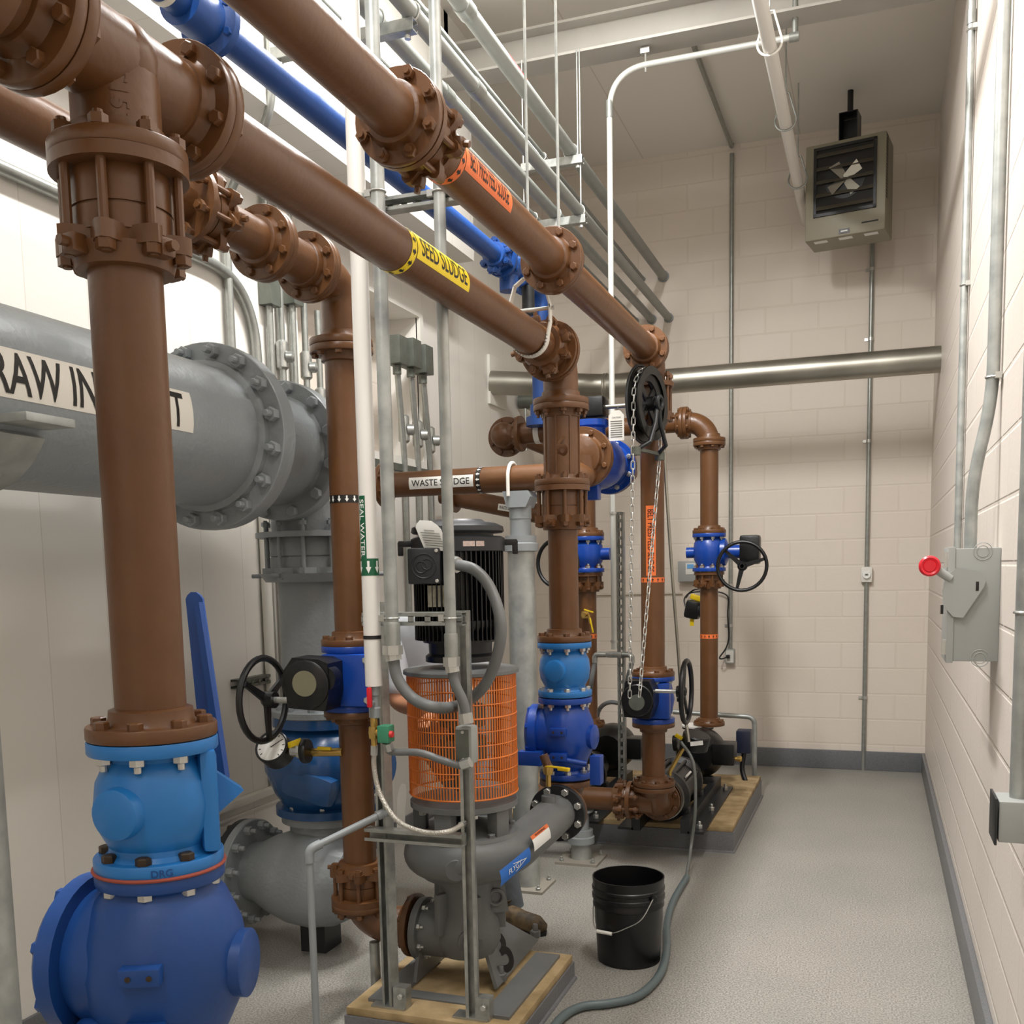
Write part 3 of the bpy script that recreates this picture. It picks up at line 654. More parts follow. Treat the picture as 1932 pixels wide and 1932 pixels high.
for s, k in ((1, 1), (1, -1)): bolt(o, tb + fdir * .036 + sdir * s * .045 + V((0, 0, .052 * k)), fdir, .006, ZNC)
MB().box(AY(YP - .155, 824, 1125), (.065, .006, .075), Matrix.Rotation(.1, 3, 'Z')).build('nameplate', mat('nameplate_metal', 'a39f8e', .4, .5, var=.3, vscale=60), t)
for px, w_ in ((888, .042), (925, .032)):
    q = V((XP, YP, PZ[3] + .003)) + (V((xat(YP - .16, PZ[3], px), YP - .16, 0)) - V((XP, YP, 0))).normalized() * .171
    dd = (q - V((XP, YP, q.z))).normalized(); MB().box(q, (w_, .002, .018), Matrix((V((-dd.y, dd.x, 0)), -dd, V((0, 0, 1)))).transposed()).build('warning_sticker', mat('pink_sticker', 'c9b3aa', .5, var=.3, vscale=80), t)
MB().lathe((XP, YP, PZ[7] - .004), (0, 0, 1), [(.2, 0), (.212, .004), (.212, .016), (.206, .02), (.14, .022)], 56).build('top_plate', PGR, t)
b = MB(); g0, g1 = PZ[8], PZ[7] - .004; R = .2; n = 110
for i in range(n):
    k = 2 * PI * i / n; b.box((XP + R * math.cos(k), YP + R * math.sin(k), (g0 + g1) / 2), (.0022, .0042, g1 - g0), Matrix.Rotation(k, 3, 'Z'))
for i in range(10): b.torus((XP, YP, g0 + (g1 - g0) * i / 9), (0, 0, 1), R, .0035 if i % 3 == 0 else .0022, 64, 6)
b.build('mesh_guard', ORG, t)
MB().cyl((XP, YP, g0), (XP, YP, g1), .035, n=20).lathe((XP, YP, (g0 + g1) / 2 - .1), (0, 0, 1), [(.09, 0), (.09, .08), (.05, .085), (.05, .12), (.085, .125), (.085, .2)], 28).build('shaft_coupling', DGA, t)
b = MB().lathe((XP, YP, PZ[9] - .01), (0, 0, 1), [(.19, 0), (.2, .004), (.2, .024), (.17, .028)], 48)
for i in range(5):
    k = 2 * PI * i / 5 + .9; b.box((XP + .165 * math.cos(k), YP + .165 * math.sin(k), (PZ[10] + PZ[9]) / 2 - .01), (.05, .07, PZ[9] - PZ[10] + .01), Matrix.Rotation(k, 3, 'Z'), .01)
b.lathe((XP, YP, PZ[10] - .03), (0, 0, 1), [(.2, 0), (.205, .012), (.2, .025), (.14, .03), (.06, .06)], 48); lan = b.build('lantern', PGR, t)
for i in range(5):
    k = 2 * PI * (i + .5) / 5 + .9; bolt(lan, (XP + .175 * math.cos(k), YP + .175 * math.sin(k), PZ[9] - .012), (0, 0, -1), .013, ZNC)
    bolt(lan, (XP + .18 * math.cos(k + .35), YP + .18 * math.sin(k + .35), PZ[10] - .005), (0, 0, 1), .013, PGR)
# volute and discharge
zv = zp(1604)
b = MB(); m = 40; pts = []; rad = []
for i in range(m + 1):
    k = .3 + (2 * PI * .88) * i / m; pts.append((XP + (.15 + .012 * i / m) * math.cos(k), YP + (.15 + .012 * i / m) * math.sin(k), zv)); rad.append(.06 + .022 * i / m)
b.tube(pts, .07, 20, False, rad); b.lathe((XP, YP, zv - .09), (0, 0, 1), [(.16, 0), (.19, .03), (.19, .13), (.15, .17)], 48)
yd = yat(XA, zv + .05, 1052)
b.tube(bend_path([(XP + .06, YP - .17, zv), (XP + .16, YP - .08, zv), (XA - .01, YP + .05, zv), (XA, YP + .3, zv + .015), (XA, yd, zv + .022)], .12, 8), .08, 28, False, None)
b.lathe(V((XP, YP, zv - .01)) + cd * .19 - cr * .035, cd, [(.04, 0), (.04, .04), (.037, .043)], 28); b.lathe((XA, yd - .12, zv + .022), (0, 0, 1), [(.03, 0), (.03, .1)], 16)
b.build('volute', PGR, t)
f = MB().lathe((XA, yd, zv + .022), (0, 1, 0), [(.105, -.014), (.118, -.014), (.12, -.011), (.12, .012)], 40).build('discharge_flange', CHR, t)
bolts(f, (XA, yd - .014, zv + .022), (0, -1, 0), .1, 8, .014, ZNC, 'bolt')
ax, e1, e2 = (0, 1, 0), (1, 0, 0), (0, 0, 1); rl = .081
def lab_y(px): return yat(XA + rl, zv + .012, px)
yb0, yb1 = lab_y(944), lab_y(1000); zlb = lambda y: zv + .04 + .02 * (y - YP - .3) / max(.05, yd - YP - .3)
o3 = V((XA, (yb0 + yb1) / 2, zv + .012)); Lb = (yb1 - yb0)
wrap(sheet(-Lb / 2, Lb / 2, -.026, .026), o3, ax, e1, e2, rl, .05, .003).build('brand_label', BLB, t)
bm = fit_text('FLYGT', Lb * .42, .017, .006)
for q in bm.verts: q.co.x -= Lb * .25
wrap(bm, o3, ax, e1, e2, rl, .05, .0042).build('brand_text', WLB, t)
bm = bmesh.new(); bm.faces.new([bm.verts.new(p + (0,)) for p in ((-Lb * .1, .016), (Lb * .36, 0), (-Lb * .02, -.018), (-Lb * .02, -.0155), (Lb * .29, 0), (-Lb * .08, .0135))])
wrap(bm, o3, ax, e1, e2, rl, .05, .0038).build('brand_arrow', WLB, t)
yw0, yw1 = lab_y(1007), lab_y(1038); o3 = V((XA, (yw0 + yw1) / 2, zv + .02)); Lw = yw1 - yw0
wrap(sheet(-Lw / 2, Lw / 2, -.03, .024), o3, ax, e1, e2, rl, .3, .003).build('warning_label', WLB, t)
wrap(sheet(-Lw / 2, Lw / 2, .012, .026), o3, ax, e1, e2, rl, .3, .0036).build('warning_header', ORL, t)
bm = fit_text('WARNING', Lw * .6, .008, .006)
for q in bm.verts: q.co.x -= Lw * .3; q.co.y += .019
wrap(bm, o3, ax, e1, e2, rl, .3, .0046).build('warning_text', BLT, t)
# suction body, plugs and support plate
zs0 = zp(1760)
b = MB().lathe((XP, YP, zs0), (0, 0, 1), [(.1, -.07), (.125, -.02), (.12, .05), (.1, .1), (.105, zv - zs0 - .1), (.15, zv - zs0 - .06)], 40); b.cyl((XP - .17, YP, zs0), (XP, YP, zs0), .1)
for k in (.4, 1.6, 2.9, 4.2, 5.4): b.box((XP + .12 * math.cos(k), YP + .12 * math.sin(k), zs0 + .1), (.05, .025, .16), Matrix.Rotation(k, 3, 'Z'), .006)
b.build('suction_body', PGR, t)
q = V((XP, YP, zs0 + .01)) + cd * .11 + cr * .01; MB().lathe(q, cd, [(.048, 0), (.046, .02), (.03, .02), (.028, .045)], 6 if False else 28).build('drain_plug', PGR, t); MB().box(q + cd * .04, (.035, .02, .035), rotc @ Matrix.Rotation(.6, 3, 'Y')).build('plug_head', PGR, t)
f = MB().lathe((XP - .18, YP, zs0), (1, 0, 0), [(.118, -.015), (.12, .012), (.1, .015)], 40).build('suction_flange', PGR, t); bolts(f, (XP - .165, YP, zs0), (1, 0, 0), .1, 8, .012, ZNC, 'nut')
b = MB()
b.box((XP - .22, YP, .106), (.1, .6, .012)); b.box((XP + .22, YP, .106), (.1, .6, .012)); b.box((XP, YP - .2, .103), (.4, .06, .006))
b.build('base_frame', PGR, t)
def on_plane(px, py, P, n):
    d = ray(px, py); return CP + d * ((P - CP).dot(n) / d.dot(n))
A = AZ(.112, 936, 1866); B = AZ(.112, 1014, 1774); T1 = AX(XP + .05, 906, 1738); T2 = AX(XP + .05, 942, 1740)
u = (B - A).normalized(); n = u.cross((T1 + T2) / 2 - A).normalized(); vv = n.cross(u)
if n.dot(CP - A) < 0: n = -n
uv = lambda p: ((p - A).dot(u), (p - A).dot(vv))
MB().prism([uv(A), uv(B), uv(T2), uv(T1)], A, u, vv, .014).build('support_plate', PGR, t)
bm = fit_text('3', .125, .15, .02); c3 = on_plane(946, 1796, A, n)
for q in bm.verts: q.co.x -= .062
flat(bm, c3, u, vv, .0085 if u.cross(vv).dot(n) > 0 else -.0085).build('number_mark', BLT, t)
for px, py in ((1010, 1768), (945, 1850)): bolt(t, AZ(.112, px, py) , (0, 0, 1), .02, PGR, 'nut', .03); 
b = MB(); o = AY(YP + .02, 933, 1690); b.prism([(-.05, -.06), (.05, -.06), (.035, .06), (-.035, .06)], o, V((.8, .5, 0)), (0, 0, 1), .03); b.torus(o + V((.012, -.018, 0)), V((.5, -.8, 0)), .028, .008, 24, 8); b.build('hand_hole_cover', PGR, t)
for s in (-1,): MB().prism([(-.12, 0), (.12, 0), (.07, zs0 - .14), (-.07, zs0 - .14)], (XP + s * .17, YP, .11), (0, 1, 0), (0, 0, 1), .014).build('support_plate', PGR, t)
# brass vent with yellow lever on the discharge
q = V((XA, yd - .12, zv + .16))
t = thing('ball_valve', 'small brass ball valve with bright yellow lever on the grey pump outlet', 'valve', q)
MB().cyl(q, q + V((0, 0, .09)), .011, n=14).lathe(q + V((0, 0, .05)), (0, 0, 1), [(.018, 0), (.022, .02), (.018, .04)], 10).build('body', BRS, t)
MB().cyl(q + V((0, 0, .08)), q + V((-.02, 0, .13)), .018, n=14).build('cap', mat('rust_brown', '5b4030', .7), t)
b = MB().box(q + V((.035, -.02, .085)), (.085, .02, .006), Matrix.Rotation(-.25, 3, 'Z'), .002); b.box(q + V((.075, -.03, .08)), (.05, .022, .014), Matrix.Rotation(-.25, 3, 'Z'), .004); b.build('lever', YLV, t)
# paper tags on the pump
def tagsheet(label, c, u, v, w_, h_, m=None, lines=0, cat='tag', curve=.25, name='paper_tag'):
    th = thing(name, label, cat, c); bm = bmesh.new(); n = 8; rows = []
    u, v = V(u).normalized(), V(v).normalized(); nn = u.cross(v)
    for j in range(n + 1):
        y = -h_ / 2 + h_ * j / n; k = w_ / 2 * (1 if j < n - 1 else (.8 if j == n - 1 else .45))
        rows.append([bm.verts.new(V(c) + u * x + v * y + nn * (curve * h_ * math.sin(j / n * 2.4 + x * 9) * .3)) for x in (-k, -k / 3, k / 3, k)])
    for a, b_ in zip(rows, rows[1:]):
        for i in range(3): bm.faces.new((a[i], a[i + 1], b_[i + 1], b_[i]))
    mb = MB(); mb.bm.free(); mb.bm = bm; o = mb.build('paper', m or CRM, th, 80); md = o.modifiers.new('s', 'SOLIDIFY'); md.thickness = .0012
    if lines:
        b = MB()
        for i in range(lines):
            y = h_ * (.18 - .6 * i / lines); b.box(V(c) + v * y + nn * (.0035 + curve * h_ * .3 * math.sin((y / h_ + .5) * 2.4)), (w_ * (.75 if i else .4), .002, h_ * .014), Matrix((u, nn, v)).transposed())
        b.build('print_lines', DGA, th)
    return th
tagsheet('crumpled white paper tag hanging on the black motor', AY(YP - .2, 814, 1010), (.96, .28, -.1), (-.22, -.3, .92), .088, .11, m=WLB, lines=7)
tagsheet('tall white tag strip hanging left of the orange guard base', AY(YP - .12, 760, 1520), (1, 0, 0), (.12, 0, 1), .035, .17, m=WLB)

# discharge elbow and third riser
ze3 = zv + .022
t = thing('pipe_elbow', 'brown elbow rising from the grey pump outlet to the blue check valve', 'fitting', (XA, Y3, ze3))
flange(t, (XA, yd + .03, ze3), (0, -1, 0), nb=8, hub=.075, R=.118)
zk0 = zat(XA, Y3, 1468)
pth = arc((XA, Y3 - .1, ze3), (0, 1, 0), (0, 0, 1), .1, 12)
MB().tube([(XA, yd + .03, ze3)] + pth + [(XA, Y3, zk0 - .01)], .07, 32).build('bend', BRN, t); flange(t, (XA, Y3, zk0 - .013), (0, 0, 1), nb=0, hub=.075)
zk1 = zat(XA, Y3, 1314); zk2 = zat(XA, Y3, 1205)
bigs = (zk1 - zk0) / .357
t, c = check_valve('bright blue swing check valve with side lever at the foot of the middle riser', XA, Y3, zk1, .125, BBL, big=bigs, bdir=(.95, -.1, 0), ldir=(.05, -1, 0))
lv = V((XA, Y3, c)) + V((.0, -.13, -.09))
b = MB().tube([lv + V((-.1, 0, .02)), lv + V((.12, .03, -.015))], .012, 12); b.build('lever_arm', BBL, t)
MB().box(AY(Y3 - .12, 1126, 1452), (.045, .06, .12), bev=.004).build('counterweight', BBL, t)
MB().box(AY(Y3 - .13, 1002, 1430), (.1, .05, .06), bev=.004).build('lever_bracket', BBL, t)
MB().cyl((AY(Y3 - .12, 1126, 1432)), (AY(Y3 - .12, 1126, 1425)), .008, n=10).build('stop_bolt', ZNC, t)
plug_valve('light blue round plug valve above the bright blue check valve on the middle riser', XA, Y3, zk1 + .004, zk2 - .012, dirn=(-.1, -1, 0))
zg3, zt3 = zat(XA, Y3, 965), zat(XA, Y3, 922)
t = riser('riser_pipe', 'brown vertical middle riser behind the grey stand pipe', XA, Y3, zt3, zk2, True); flange(t, (XA, Y3, zk2 + .002), (0, 0, -1), nb=8)
zt4 = zat(XA, Y3, 768)
t = thing('pipe_tee', 'brown cast tee and flanges at the top of the middle riser', 'fitting', (XA, Y3, zt3))
b = MB().cyl((XA, Y3, zt3 + .02), (XA, Y3, zt4), .074, n=36)
for i in range(8):
    k = 2 * PI * i / 8; b.box((XA + .072 * math.cos(k), Y3 + .072 * math.sin(k), (zt3 + zt4) / 2), (.012, .008, zt4 - zt3), Matrix.Rotation(k, 3, 'Z'))
b.build('body', BRN, t); flange(t, (XA, Y3, zt3 + .024), (0, 0, -1), nb=8, hub=.078, side='nut', hl=.02); flange(t, (XA, Y3, zt4 - .005), (0, 0, 1), nb=8, hub=.078, side='nut'); flange(t, (XA, Y3, zt4 + .02), (0, 0, -1), nb=0, hub=.078)
bm = fit_text('6', .05, .08, .01); wrap(bm, (XA, Y3, (zt3 + zt4) / 2), V((1, 0, 0)), (0, -1, 0), (0, 0, 1), .074, 0, .006).build('cast_mark', BRN, t)
pth = arc((XA, Y3, ZS - .09), (0, 0, 1), (0, -1, 0), .09, 12)
MB().tube([(XA, Y3, zt4 + .02)] + pth + [(XA, 4.02, ZS)], .072, 32).build('bend', BRN, t); flange(t, (XA, 4.017, ZS), (0, -1, 0), R=.12, hub=.075, nb=0)
# ------------------------------------------------------------------ belt press feed line overhead and its riser
t = thing('sludge_pipe', 'upper brown pipe with orange BELT PRESS FEED SLUDGE label running overhead', 'pipe', (XB, 3, ZB))
y1, y2, y3 = yat(XB, ZB, 752), yat(XB, ZB, 1040), yat(XB, ZB, 1218)
pipe(t, (XB, .6, ZB), (XB, y1 - .02, ZB), RP); flange(t, (XB, y1, ZB), (0, 1, 0), nb=8)
mjoint(t, (XB, y1 + .026, ZB), (0, 1, 0), L=.1)
pipe(t, (XB, y1 + .1, ZB), (XB, y2 - .02, ZB), RP, name='pipe'); flange(t, (XB, y2, ZB), (0, 1, 0), nb=8); flange(t, (XB, y2 + .025, ZB), (0, -1, 0), nb=8)
pipe(t, (XB, y2 + .03, ZB), (XB, y3 - .02, ZB), RP, name='pipe'); flange(t, (XB, y3, ZB), (0, 1, 0), nb=8)
a0, a1, a2 = yat(XB, ZB, 838), yat(XB + RP, ZB, 880), yat(XB + RP, ZB + .02, 966)
P0 = V((XB, 0, ZB)); ax, e1, e2 = (0, 1, 0), (1, 0, 0), (0, 0, 1)
wrap(sheet(a1 - .035, a1 - .003, -RP * PI * .98, RP * PI * .98), P0, ax, e1, e2, RP, 0, .0008).build('flow_band', ORL, t)
wrap(sheet(a1, a2, -.04, .04), P0, ax, e1, e2, RP, .14, .0012).build('pipe_label', ORL, t)
bm = fit_text('BELT PRESS FEED SLUDGE', a2 - a1 - .06, .05, .004)
for q in bm.verts: q.co.x += a1 + .03
wrap(bm, P0, ax, e1, e2, RP, .12, .002).build('label_text', BLT, t)
bm = arrowsheet(12, .02, .02, .031)
for q in bm.verts: q.co.x += a1 - .019
wrap(bm, P0, ax, e1, e2, RP, 0, .0016).build('flow_arrows', BLT, t)
zj1, zj0 = zat(XB, Y4, 728), zat(XB, Y4, 792)
t = thing('pipe_elbow', 'brown elbow at the far end of the upper overhead pipe', 'fitting', (XB, Y4, ZB))
flange(t, (XB, y3 + .025, ZB), (0, -1, 0), nb=0)
pth = arc((XB, Y4 - .09, ZB), (0, 1, 0), (0, 0, -1), .09, 12)
MB().tube([(XB, y3 + .02, ZB)] + pth + [(XB, Y4, zj1)], .07, 32).build('bend', BRN, t)
t = thing('riser_pipe', 'brown riser behind the chain wheel with vertical orange label', 'pipe', (XB, Y4, 1))
v1, v0 = zat(XB, Y4, 1275), zat(XB, Y4, 1362)
mjoint(t, (XB, Y4, zj1), (0, 0, -1), L=zj1 - zj0 - .03); pipe(t, (XB, Y4, v1), (XB, Y4, zj1)); flange(t, (XB, Y4, v1 + .012), (0, 0, -1))
ev = V((-XB, -Y4, 0)).normalized(); eh = V((-ev.y, ev.x, 0)); P0 = V((XB, Y4, 0)); DN = (0, 0, -1)
l1, l0 = zat(XB, Y4, 955), zat(XB, Y4, 1086)
wrap(sheet(-l1, -l0, -.026, .026), P0, DN, ev, eh, RP, -.15, .0008).build('pipe_label', ORL, t)
bm = fit_text('BELT PRESS FEED SLUDGE', l1 - l0 - .04, .034, .003)
for q in bm.verts: q.co.x -= l1 - .02
wrap(bm, P0, DN, ev, eh, RP, -.15, .0016).build('label_text', BLT, t)
zb_ = zat(XB, Y4, 1094)
wrap(sheet(zb_ - .013, zb_ + .013, -.19, .19), P0, (0, 0, 1), ev, eh, RP, 0, .0008).build('flow_band', ORL, t)
bm = arrowsheet(11, .02, .012, .028)
for q in bm.verts: q.co.x += zb_
wrap(bm, P0, (0, 0, 1), ev, eh, RP, 0, .0016).build('flow_arrows', BLT, t)
# valve with gear box at the bottom of that riser
t = thing('plug_valve', 'dark blue valve with black gear box and narrow handwheel below the chain wheel', 'valve', (XB, Y4, v0))
c = (v0 + v1) / 2; b = MB().lathe((XB, Y4, c), (0, 0, 1), [(.08, v0 - c + .01), (.1, v0 - c + .05), (.115, 0), (.1, v1 - c - .05), (.08, v1 - c - .01)], 36)
b.box((XB + .04, Y4 - .07, c), (.13, .06, v1 - v0 - .06), bev=.01); b.build('body', BBL, t)
flange(t, (XB, Y4, v1 - .012), (0, 0, 1), m=BBL, bm=ZNC, nb=8, side='nut'); flange(t, (XB, Y4, v0 + .012), (0, 0, -1), m=BBL, nb=0)
gc = AY(Y4 - .17, 1208, 1318)
b = MB().prism([(-.07, -.09), (.06, -.1), (.085, -.03), (.085, .05), (.06, .1), (-.06, .1), (-.085, 0)], gc, (1, 0, 0), (0, 0, 1), .14); b.lathe(gc, (0, -1, 0), [(.085, 0), (.085, .08), (.08, .085)], 24); b.build('gear_box', BLK, t)
MB().lathe(gc + V((.0, -.085, -.01)), (0, -1, 0), [(.042, 0), (.042, .003)], 24).build('indicator_disc', DGA, t)
hw = AY(gc.y - .01, 1295, 1305); s0 = AY(gc.y - .01, 1236, 1302)
MB().cyl((s0.x - .03, hw.y, hw.z), hw, .011, n=12).build('operator_shaft', ZNC, t); handwheel(t, hw, (1, 0, 0), .16, .013, ph=1.2)
# tee and elbow under the valve
zt = zat(XB, Y4, 1482); zE = zat(XB, Y4, 1522)
t = thing('riser_pipe', 'short brown pipe between the dark blue valve and the floor elbow', 'pipe', (XB, Y4, zt))
pipe(t, (XB, Y4, zt), (XB, Y4, v0)); flange(t, (XB, Y4, v0 - .013), (0, 0, 1), nb=0); flange(t, (XB, Y4, zt + .016), (0, 0, -1), nb=8)
t = thing('pipe_elbow', 'brown floor elbow turning back toward the black pump on the raised pad', 'fitting', (XB, Y4, zE))
yl = Y4 + .16
pth = arc((XB, Y4, zE + .1), (0, 0, -1), (0, 1, 0), .1, 12)
b = MB().tube([(XB, Y4, zt)] + pth + [(XB, yl, zE)], .075, 32); b.cyl((XB - .13, Y4, zE + .03), (XB, Y4, zE + .03), .07); b.build('bend', BRN, t)
flange(t, (XB, Y4, zt - .012), (0, 0, 1), nb=0, hub=.078); flange(t, (XB, yl, zE), (0, 1, 0), nb=8, hub=.078)
t = thing('branch_pipe', 'brown floor level pipe with bolted coupling held by the short stand', 'pipe', (XB - .4, Y4, zE + .03))
zz = zE + .03; xc0, xc1 = xat(Y4, zz, 1168), xat(Y4, zz, 1212)
pipe(t, (-2.2, Y4, zz), (xc1, Y4, zz))
mjoint(t, (XB - .13, Y4, zz), (-1, 0, 0), L=XB - .13 - xc0 - .03, R=.105)

# ------------------------------------------------------------------ waste sludge pipe and chain operated valve
YW = 4.89; zw = zat(-1.7, YW, 903)
XV = xat(YW + .1, zw, 1100)
t = thing('sludge_pipe', 'horizontal brown pipe with white WASTE SLUDGE label across the room', 'pipe', (-1.9, YW, zw))
xw0 = xat(YW, zw, 722)
pipe(t, (xw0, YW, zw), (XV - .07, YW, zw), .065); flange(t, (xw0 + .012, YW, zw), (-1, 0, 0), nb=8)
x0, x1, xb = xat(YW - .06, zw, 772), xat(YW - .06, zw, 893), xat(YW - .06, zw, 901)
wrap(sheet(x0, x1, -.03, .03), (0, YW, zw), (1, 0, 0), (0, -1, 0), (0, 0, 1), .065, -.05, .0008).build('pipe_label', WLB, t)
bm = fit_text('WASTE SLUDGE', x1 - x0 - .035, .032, .006)
for q in bm.verts: q.co.x += x0 + .015
wrap(bm, (0, YW, zw), (1, 0, 0), (0, -1, 0), (0, 0, 1), .065, -.05, .0016).build('label_text', BLT, t)
wrap(sheet(xb - .012, xb + .013, -.2, .2), (0, YW, zw), (1, 0, 0), (0, -1, 0), (0, 0, 1), .065, 0, .0008).build('flow_band', BLT, t)
bm = arrowsheet(13, .02, .016, .028, -1)
for q in bm.verts: q.co.x += xb
wrap(bm, (0, YW, zw), (1, 0, 0), (0, -1, 0), (0, 0, 1), .065, 0, .0016).build('flow_arrows', WLB, t)
t = thing('pipe_elbow', 'brown elbow with increaser from the waste pipe into the chain valve', 'fitting', (XV, YW, zw))
pth = arc((XV - .07, YW, zw), (1, 0, 0), (0, 1, 0), .07, 10); zv_ = zat(XV, YW + .2, 866)
MB().tube([(XV - .1, YW, zw)] + pth + [(XV, YW + .07, zv_)], .075, 28).build('bend', BRN, t)
flange(t, (XV, YW + .1, zv_), (0, 1, 0), R=.148, hub=.1, nb=8, hl=.05)
ya = YW + .12; yb_ = yat(XV, zv_, 1152) + .125
t = thing('plug_valve', 'bright blue chain operated valve behind the middle riser with black gear box', 'valve', (XV, YW + .3, zv_))
Lv = yb_ - .16 - ya; b = MB().lathe((XV, ya, zv_), (0, 1, 0), [(.1, .02), (.11, .05), (.138, Lv * .4), (.138, Lv * .6), (.11, Lv - .05), (.1, Lv - .02)], 36); b.lathe((XV, ya + .16, zv_), (0, 0, 1), [(.075, .08), (.07, .16), (.085, .17), (.085, .2)], 28); b.box((XV, ya + .16, zv_ - .14), (.07, .08, .12), bev=.006); b.build('body', BBL, t)
flange(t, (XV, ya + .014, zv_), (0, -1, 0), R=.148, hub=.11, m=BRN, nb=0, hl=.0); flange(t, (XV, yb_ - .155, zv_), (0, 1, 0), R=.148, hub=.11, m=BBL, bm=ZNC, side='nut', nb=8, br=.013)
g = V((XV, ya + .16, zat(XV, ya + .16, 770))); b = MB().box(g, (.15, .13, .1), bev=.012); b.build('gear_box', BLK, t); bolt(t, g + V((-.03, -.066, 0)), (0, -1, 0), .008, ZNC)
YWh = ya + .16
wx = xat(YWh, g.z, 1222)
MB().cyl(g + V((.07, 0, 0)), (wx, YWh, g.z), .011, n=12).build('operator_shaft', SST, t)
wl = thing('chainwheel_operator', 'black chain wheel with guide frame hanging in front of the far riser', 'wheel', (wx, YWh, g.z))
c = V((wx, YWh, g.z)); Rw = .17; wa = V((.975, -.2, 0)).normalized(); wf = V((wa.y, -wa.x, 0))
b = MB()
for s in (-1, 1): b.lathe(c + wa * s * .02, wa * s, [(Rw - .035, -.004), (Rw + .012, .004), (Rw + .012, .012), (Rw - .03, .012)], 44, caps=False)
b.lathe(c, wa, [(Rw - .03, -.02), (Rw - .022, -.012), (Rw - .022, .012), (Rw - .03, .02)], 44, caps=False); b.lathe(c, wa, [(Rw - .06, -.01), (Rw - .03, -.02)], 44, caps=False); b.lathe(c, wa, [(Rw - .06, .01), (Rw - .03, .02)], 44, caps=False); b.lathe(c, wa, [(Rw - .06, -.01), (Rw - .06, .01)], 44, caps=False)
b.build('sheave', WRN, wl)
b = MB().lathe(c - wa * .05, wa, [(.03, 0), (.035, .02), (.035, .09), (.02, .1)], 20)
for i in range(4):
    k = PI / 4 + PI / 2 * i; b.prism([(0, -.02), (Rw - .045, -.014), (Rw - .045, .014), (0, .02)], c, wf * math.cos(k) + V((0, 0, math.sin(k))), -wf * math.sin(k) + V((0, 0, math.cos(k))), .012)
b.build('spokes', BLK, wl)
b = MB(); Z_ = V((0, 0, 1)); o_ = c + wa * .055
b.torus(o_ + wa * .01, wa, .03, .011, 20, 8); b.torus(c - wa * .03 + Z_ * .0, wa, Rw + .02, .007, 40, 8)
for s in (-1, 1): b.tube([o_ - Z_ * .03 + wf * s * .012, o_ - Z_ * .1 + wf * s * .03, o_ - Z_ * .2 + wf * s * .1, c - Z_ * .235 + wf * s * .13], .011, 10)
b.build('guide_arm', CHR, wl)
b = MB()
for s in (-1, 1): b.lathe(c + wf * s * (Rw - .02) - Z_ * .245, (0, 0, 1), [(.026, -.02), (.026, .02)], 12)
b.box(c - Z_ * .235, (.02, 2 * Rw - .04, .016), Matrix((wa, wf, Z_)).transposed()); b.build('chain_guide', DGA, wl)
# chain
def link():
    b = MB(); pts = []
    for i in range(16):
        k = 2 * PI * i / 16; pts.append((.0085 * math.cos(k), 0, .0105 * math.sin(k) + (.011 if math.sin(k) > .01 else -.011)))
    b.tube(pts, .0028, 6, True); return b
LK = shared(('link',), link, ZNC)
ch = thing('chain', 'long steel chain looping over the black chain wheel down to the gear box', 'chain', c + V((0, 0, -1)))
zlow = zat(XB, Y4 - .2, 1300); pf, pb_ = c + wf * Rw, c - wf * Rw
fe = V((pf.x - .03, pf.y, zlow)); be = V((pf.x + .02, pf.y - .01, zlow - .03))
path = [fe.lerp(pf, i / 40) for i in range(40)]
path += [c + wf * Rw * math.cos(k) + V((0, 0, Rw * math.sin(k))) for k in [PI * i / 16 for i in range(17)]]
gb = c - wf * (Rw - .02) - V((0, 0, .25))
path += [path[-1].lerp(gb, i / 8) for i in range(1, 9)]
path += [gb.lerp(be, i / 36) for i in range(1, 37)]
tot = 0; cum = [0]
for a, b_ in zip(path, path[1:]): tot += (b_ - a).length; cum.append(tot)
pitch = max(.0345, tot / 99); s = 0; j = 0; k = 0
while s < tot and k < 99:
    while cum[j + 1] < s: j += 1
    q = path[j].lerp(path[j + 1], (s - cum[j]) / (cum[j + 1] - cum[j])); inst('link', LK, ch, q, path[j + 1] - path[j], (k % 2) * PI / 2 + .4); s += pitch; k += 1
# instruction tag on the shaft
tg = AY(YWh - .03, 1163, 803)
th = thing('instruction_tag', 'cream printed tag hanging from the shaft beside the chain wheel', 'tag', tg); hw_ = .04
MB().prism([(-hw_, -.075), (hw_, -.075), (hw_, .05), (.018, .075), (-.018, .075), (-hw_, .05)], tg, (1, 0, 0), (0, 0, 1), .003).build('card', CRM, th)
bm = fit_text('CAUTION', .045, .008, .006)
for q in bm.verts: q.co.x -= .022; q.co.y += .04
flat(bm, tg, (1, 0, 0), (0, 0, 1), .002).build('card_heading', BLT, th)
b = MB()
for i in range(8): b.box(tg + V((0, -.0022, .022 - .011 * i)), (.06, .001, .003))
b.build('print_lines', DGA, th)
MB().tube([tg + V((0, 0, .068)), tg + V((.004, 0, .085)), (tg.x + .01, YWh, g.z)], .0016, 6).build('string', DGA, th)
t = thing('branch_pipe', 'brown flanged pipe beyond the chain valve joining the far pipework', 'pipe', (XV, yb_ + .2, zv_))
flange(t, (XV, yb_ - .128, zv_), (0, -1, 0), R=.148, hub=.095, nb=8); pipe(t, (XV, yb_ - .13, zv_), (XV, 5.96, zv_), .06)
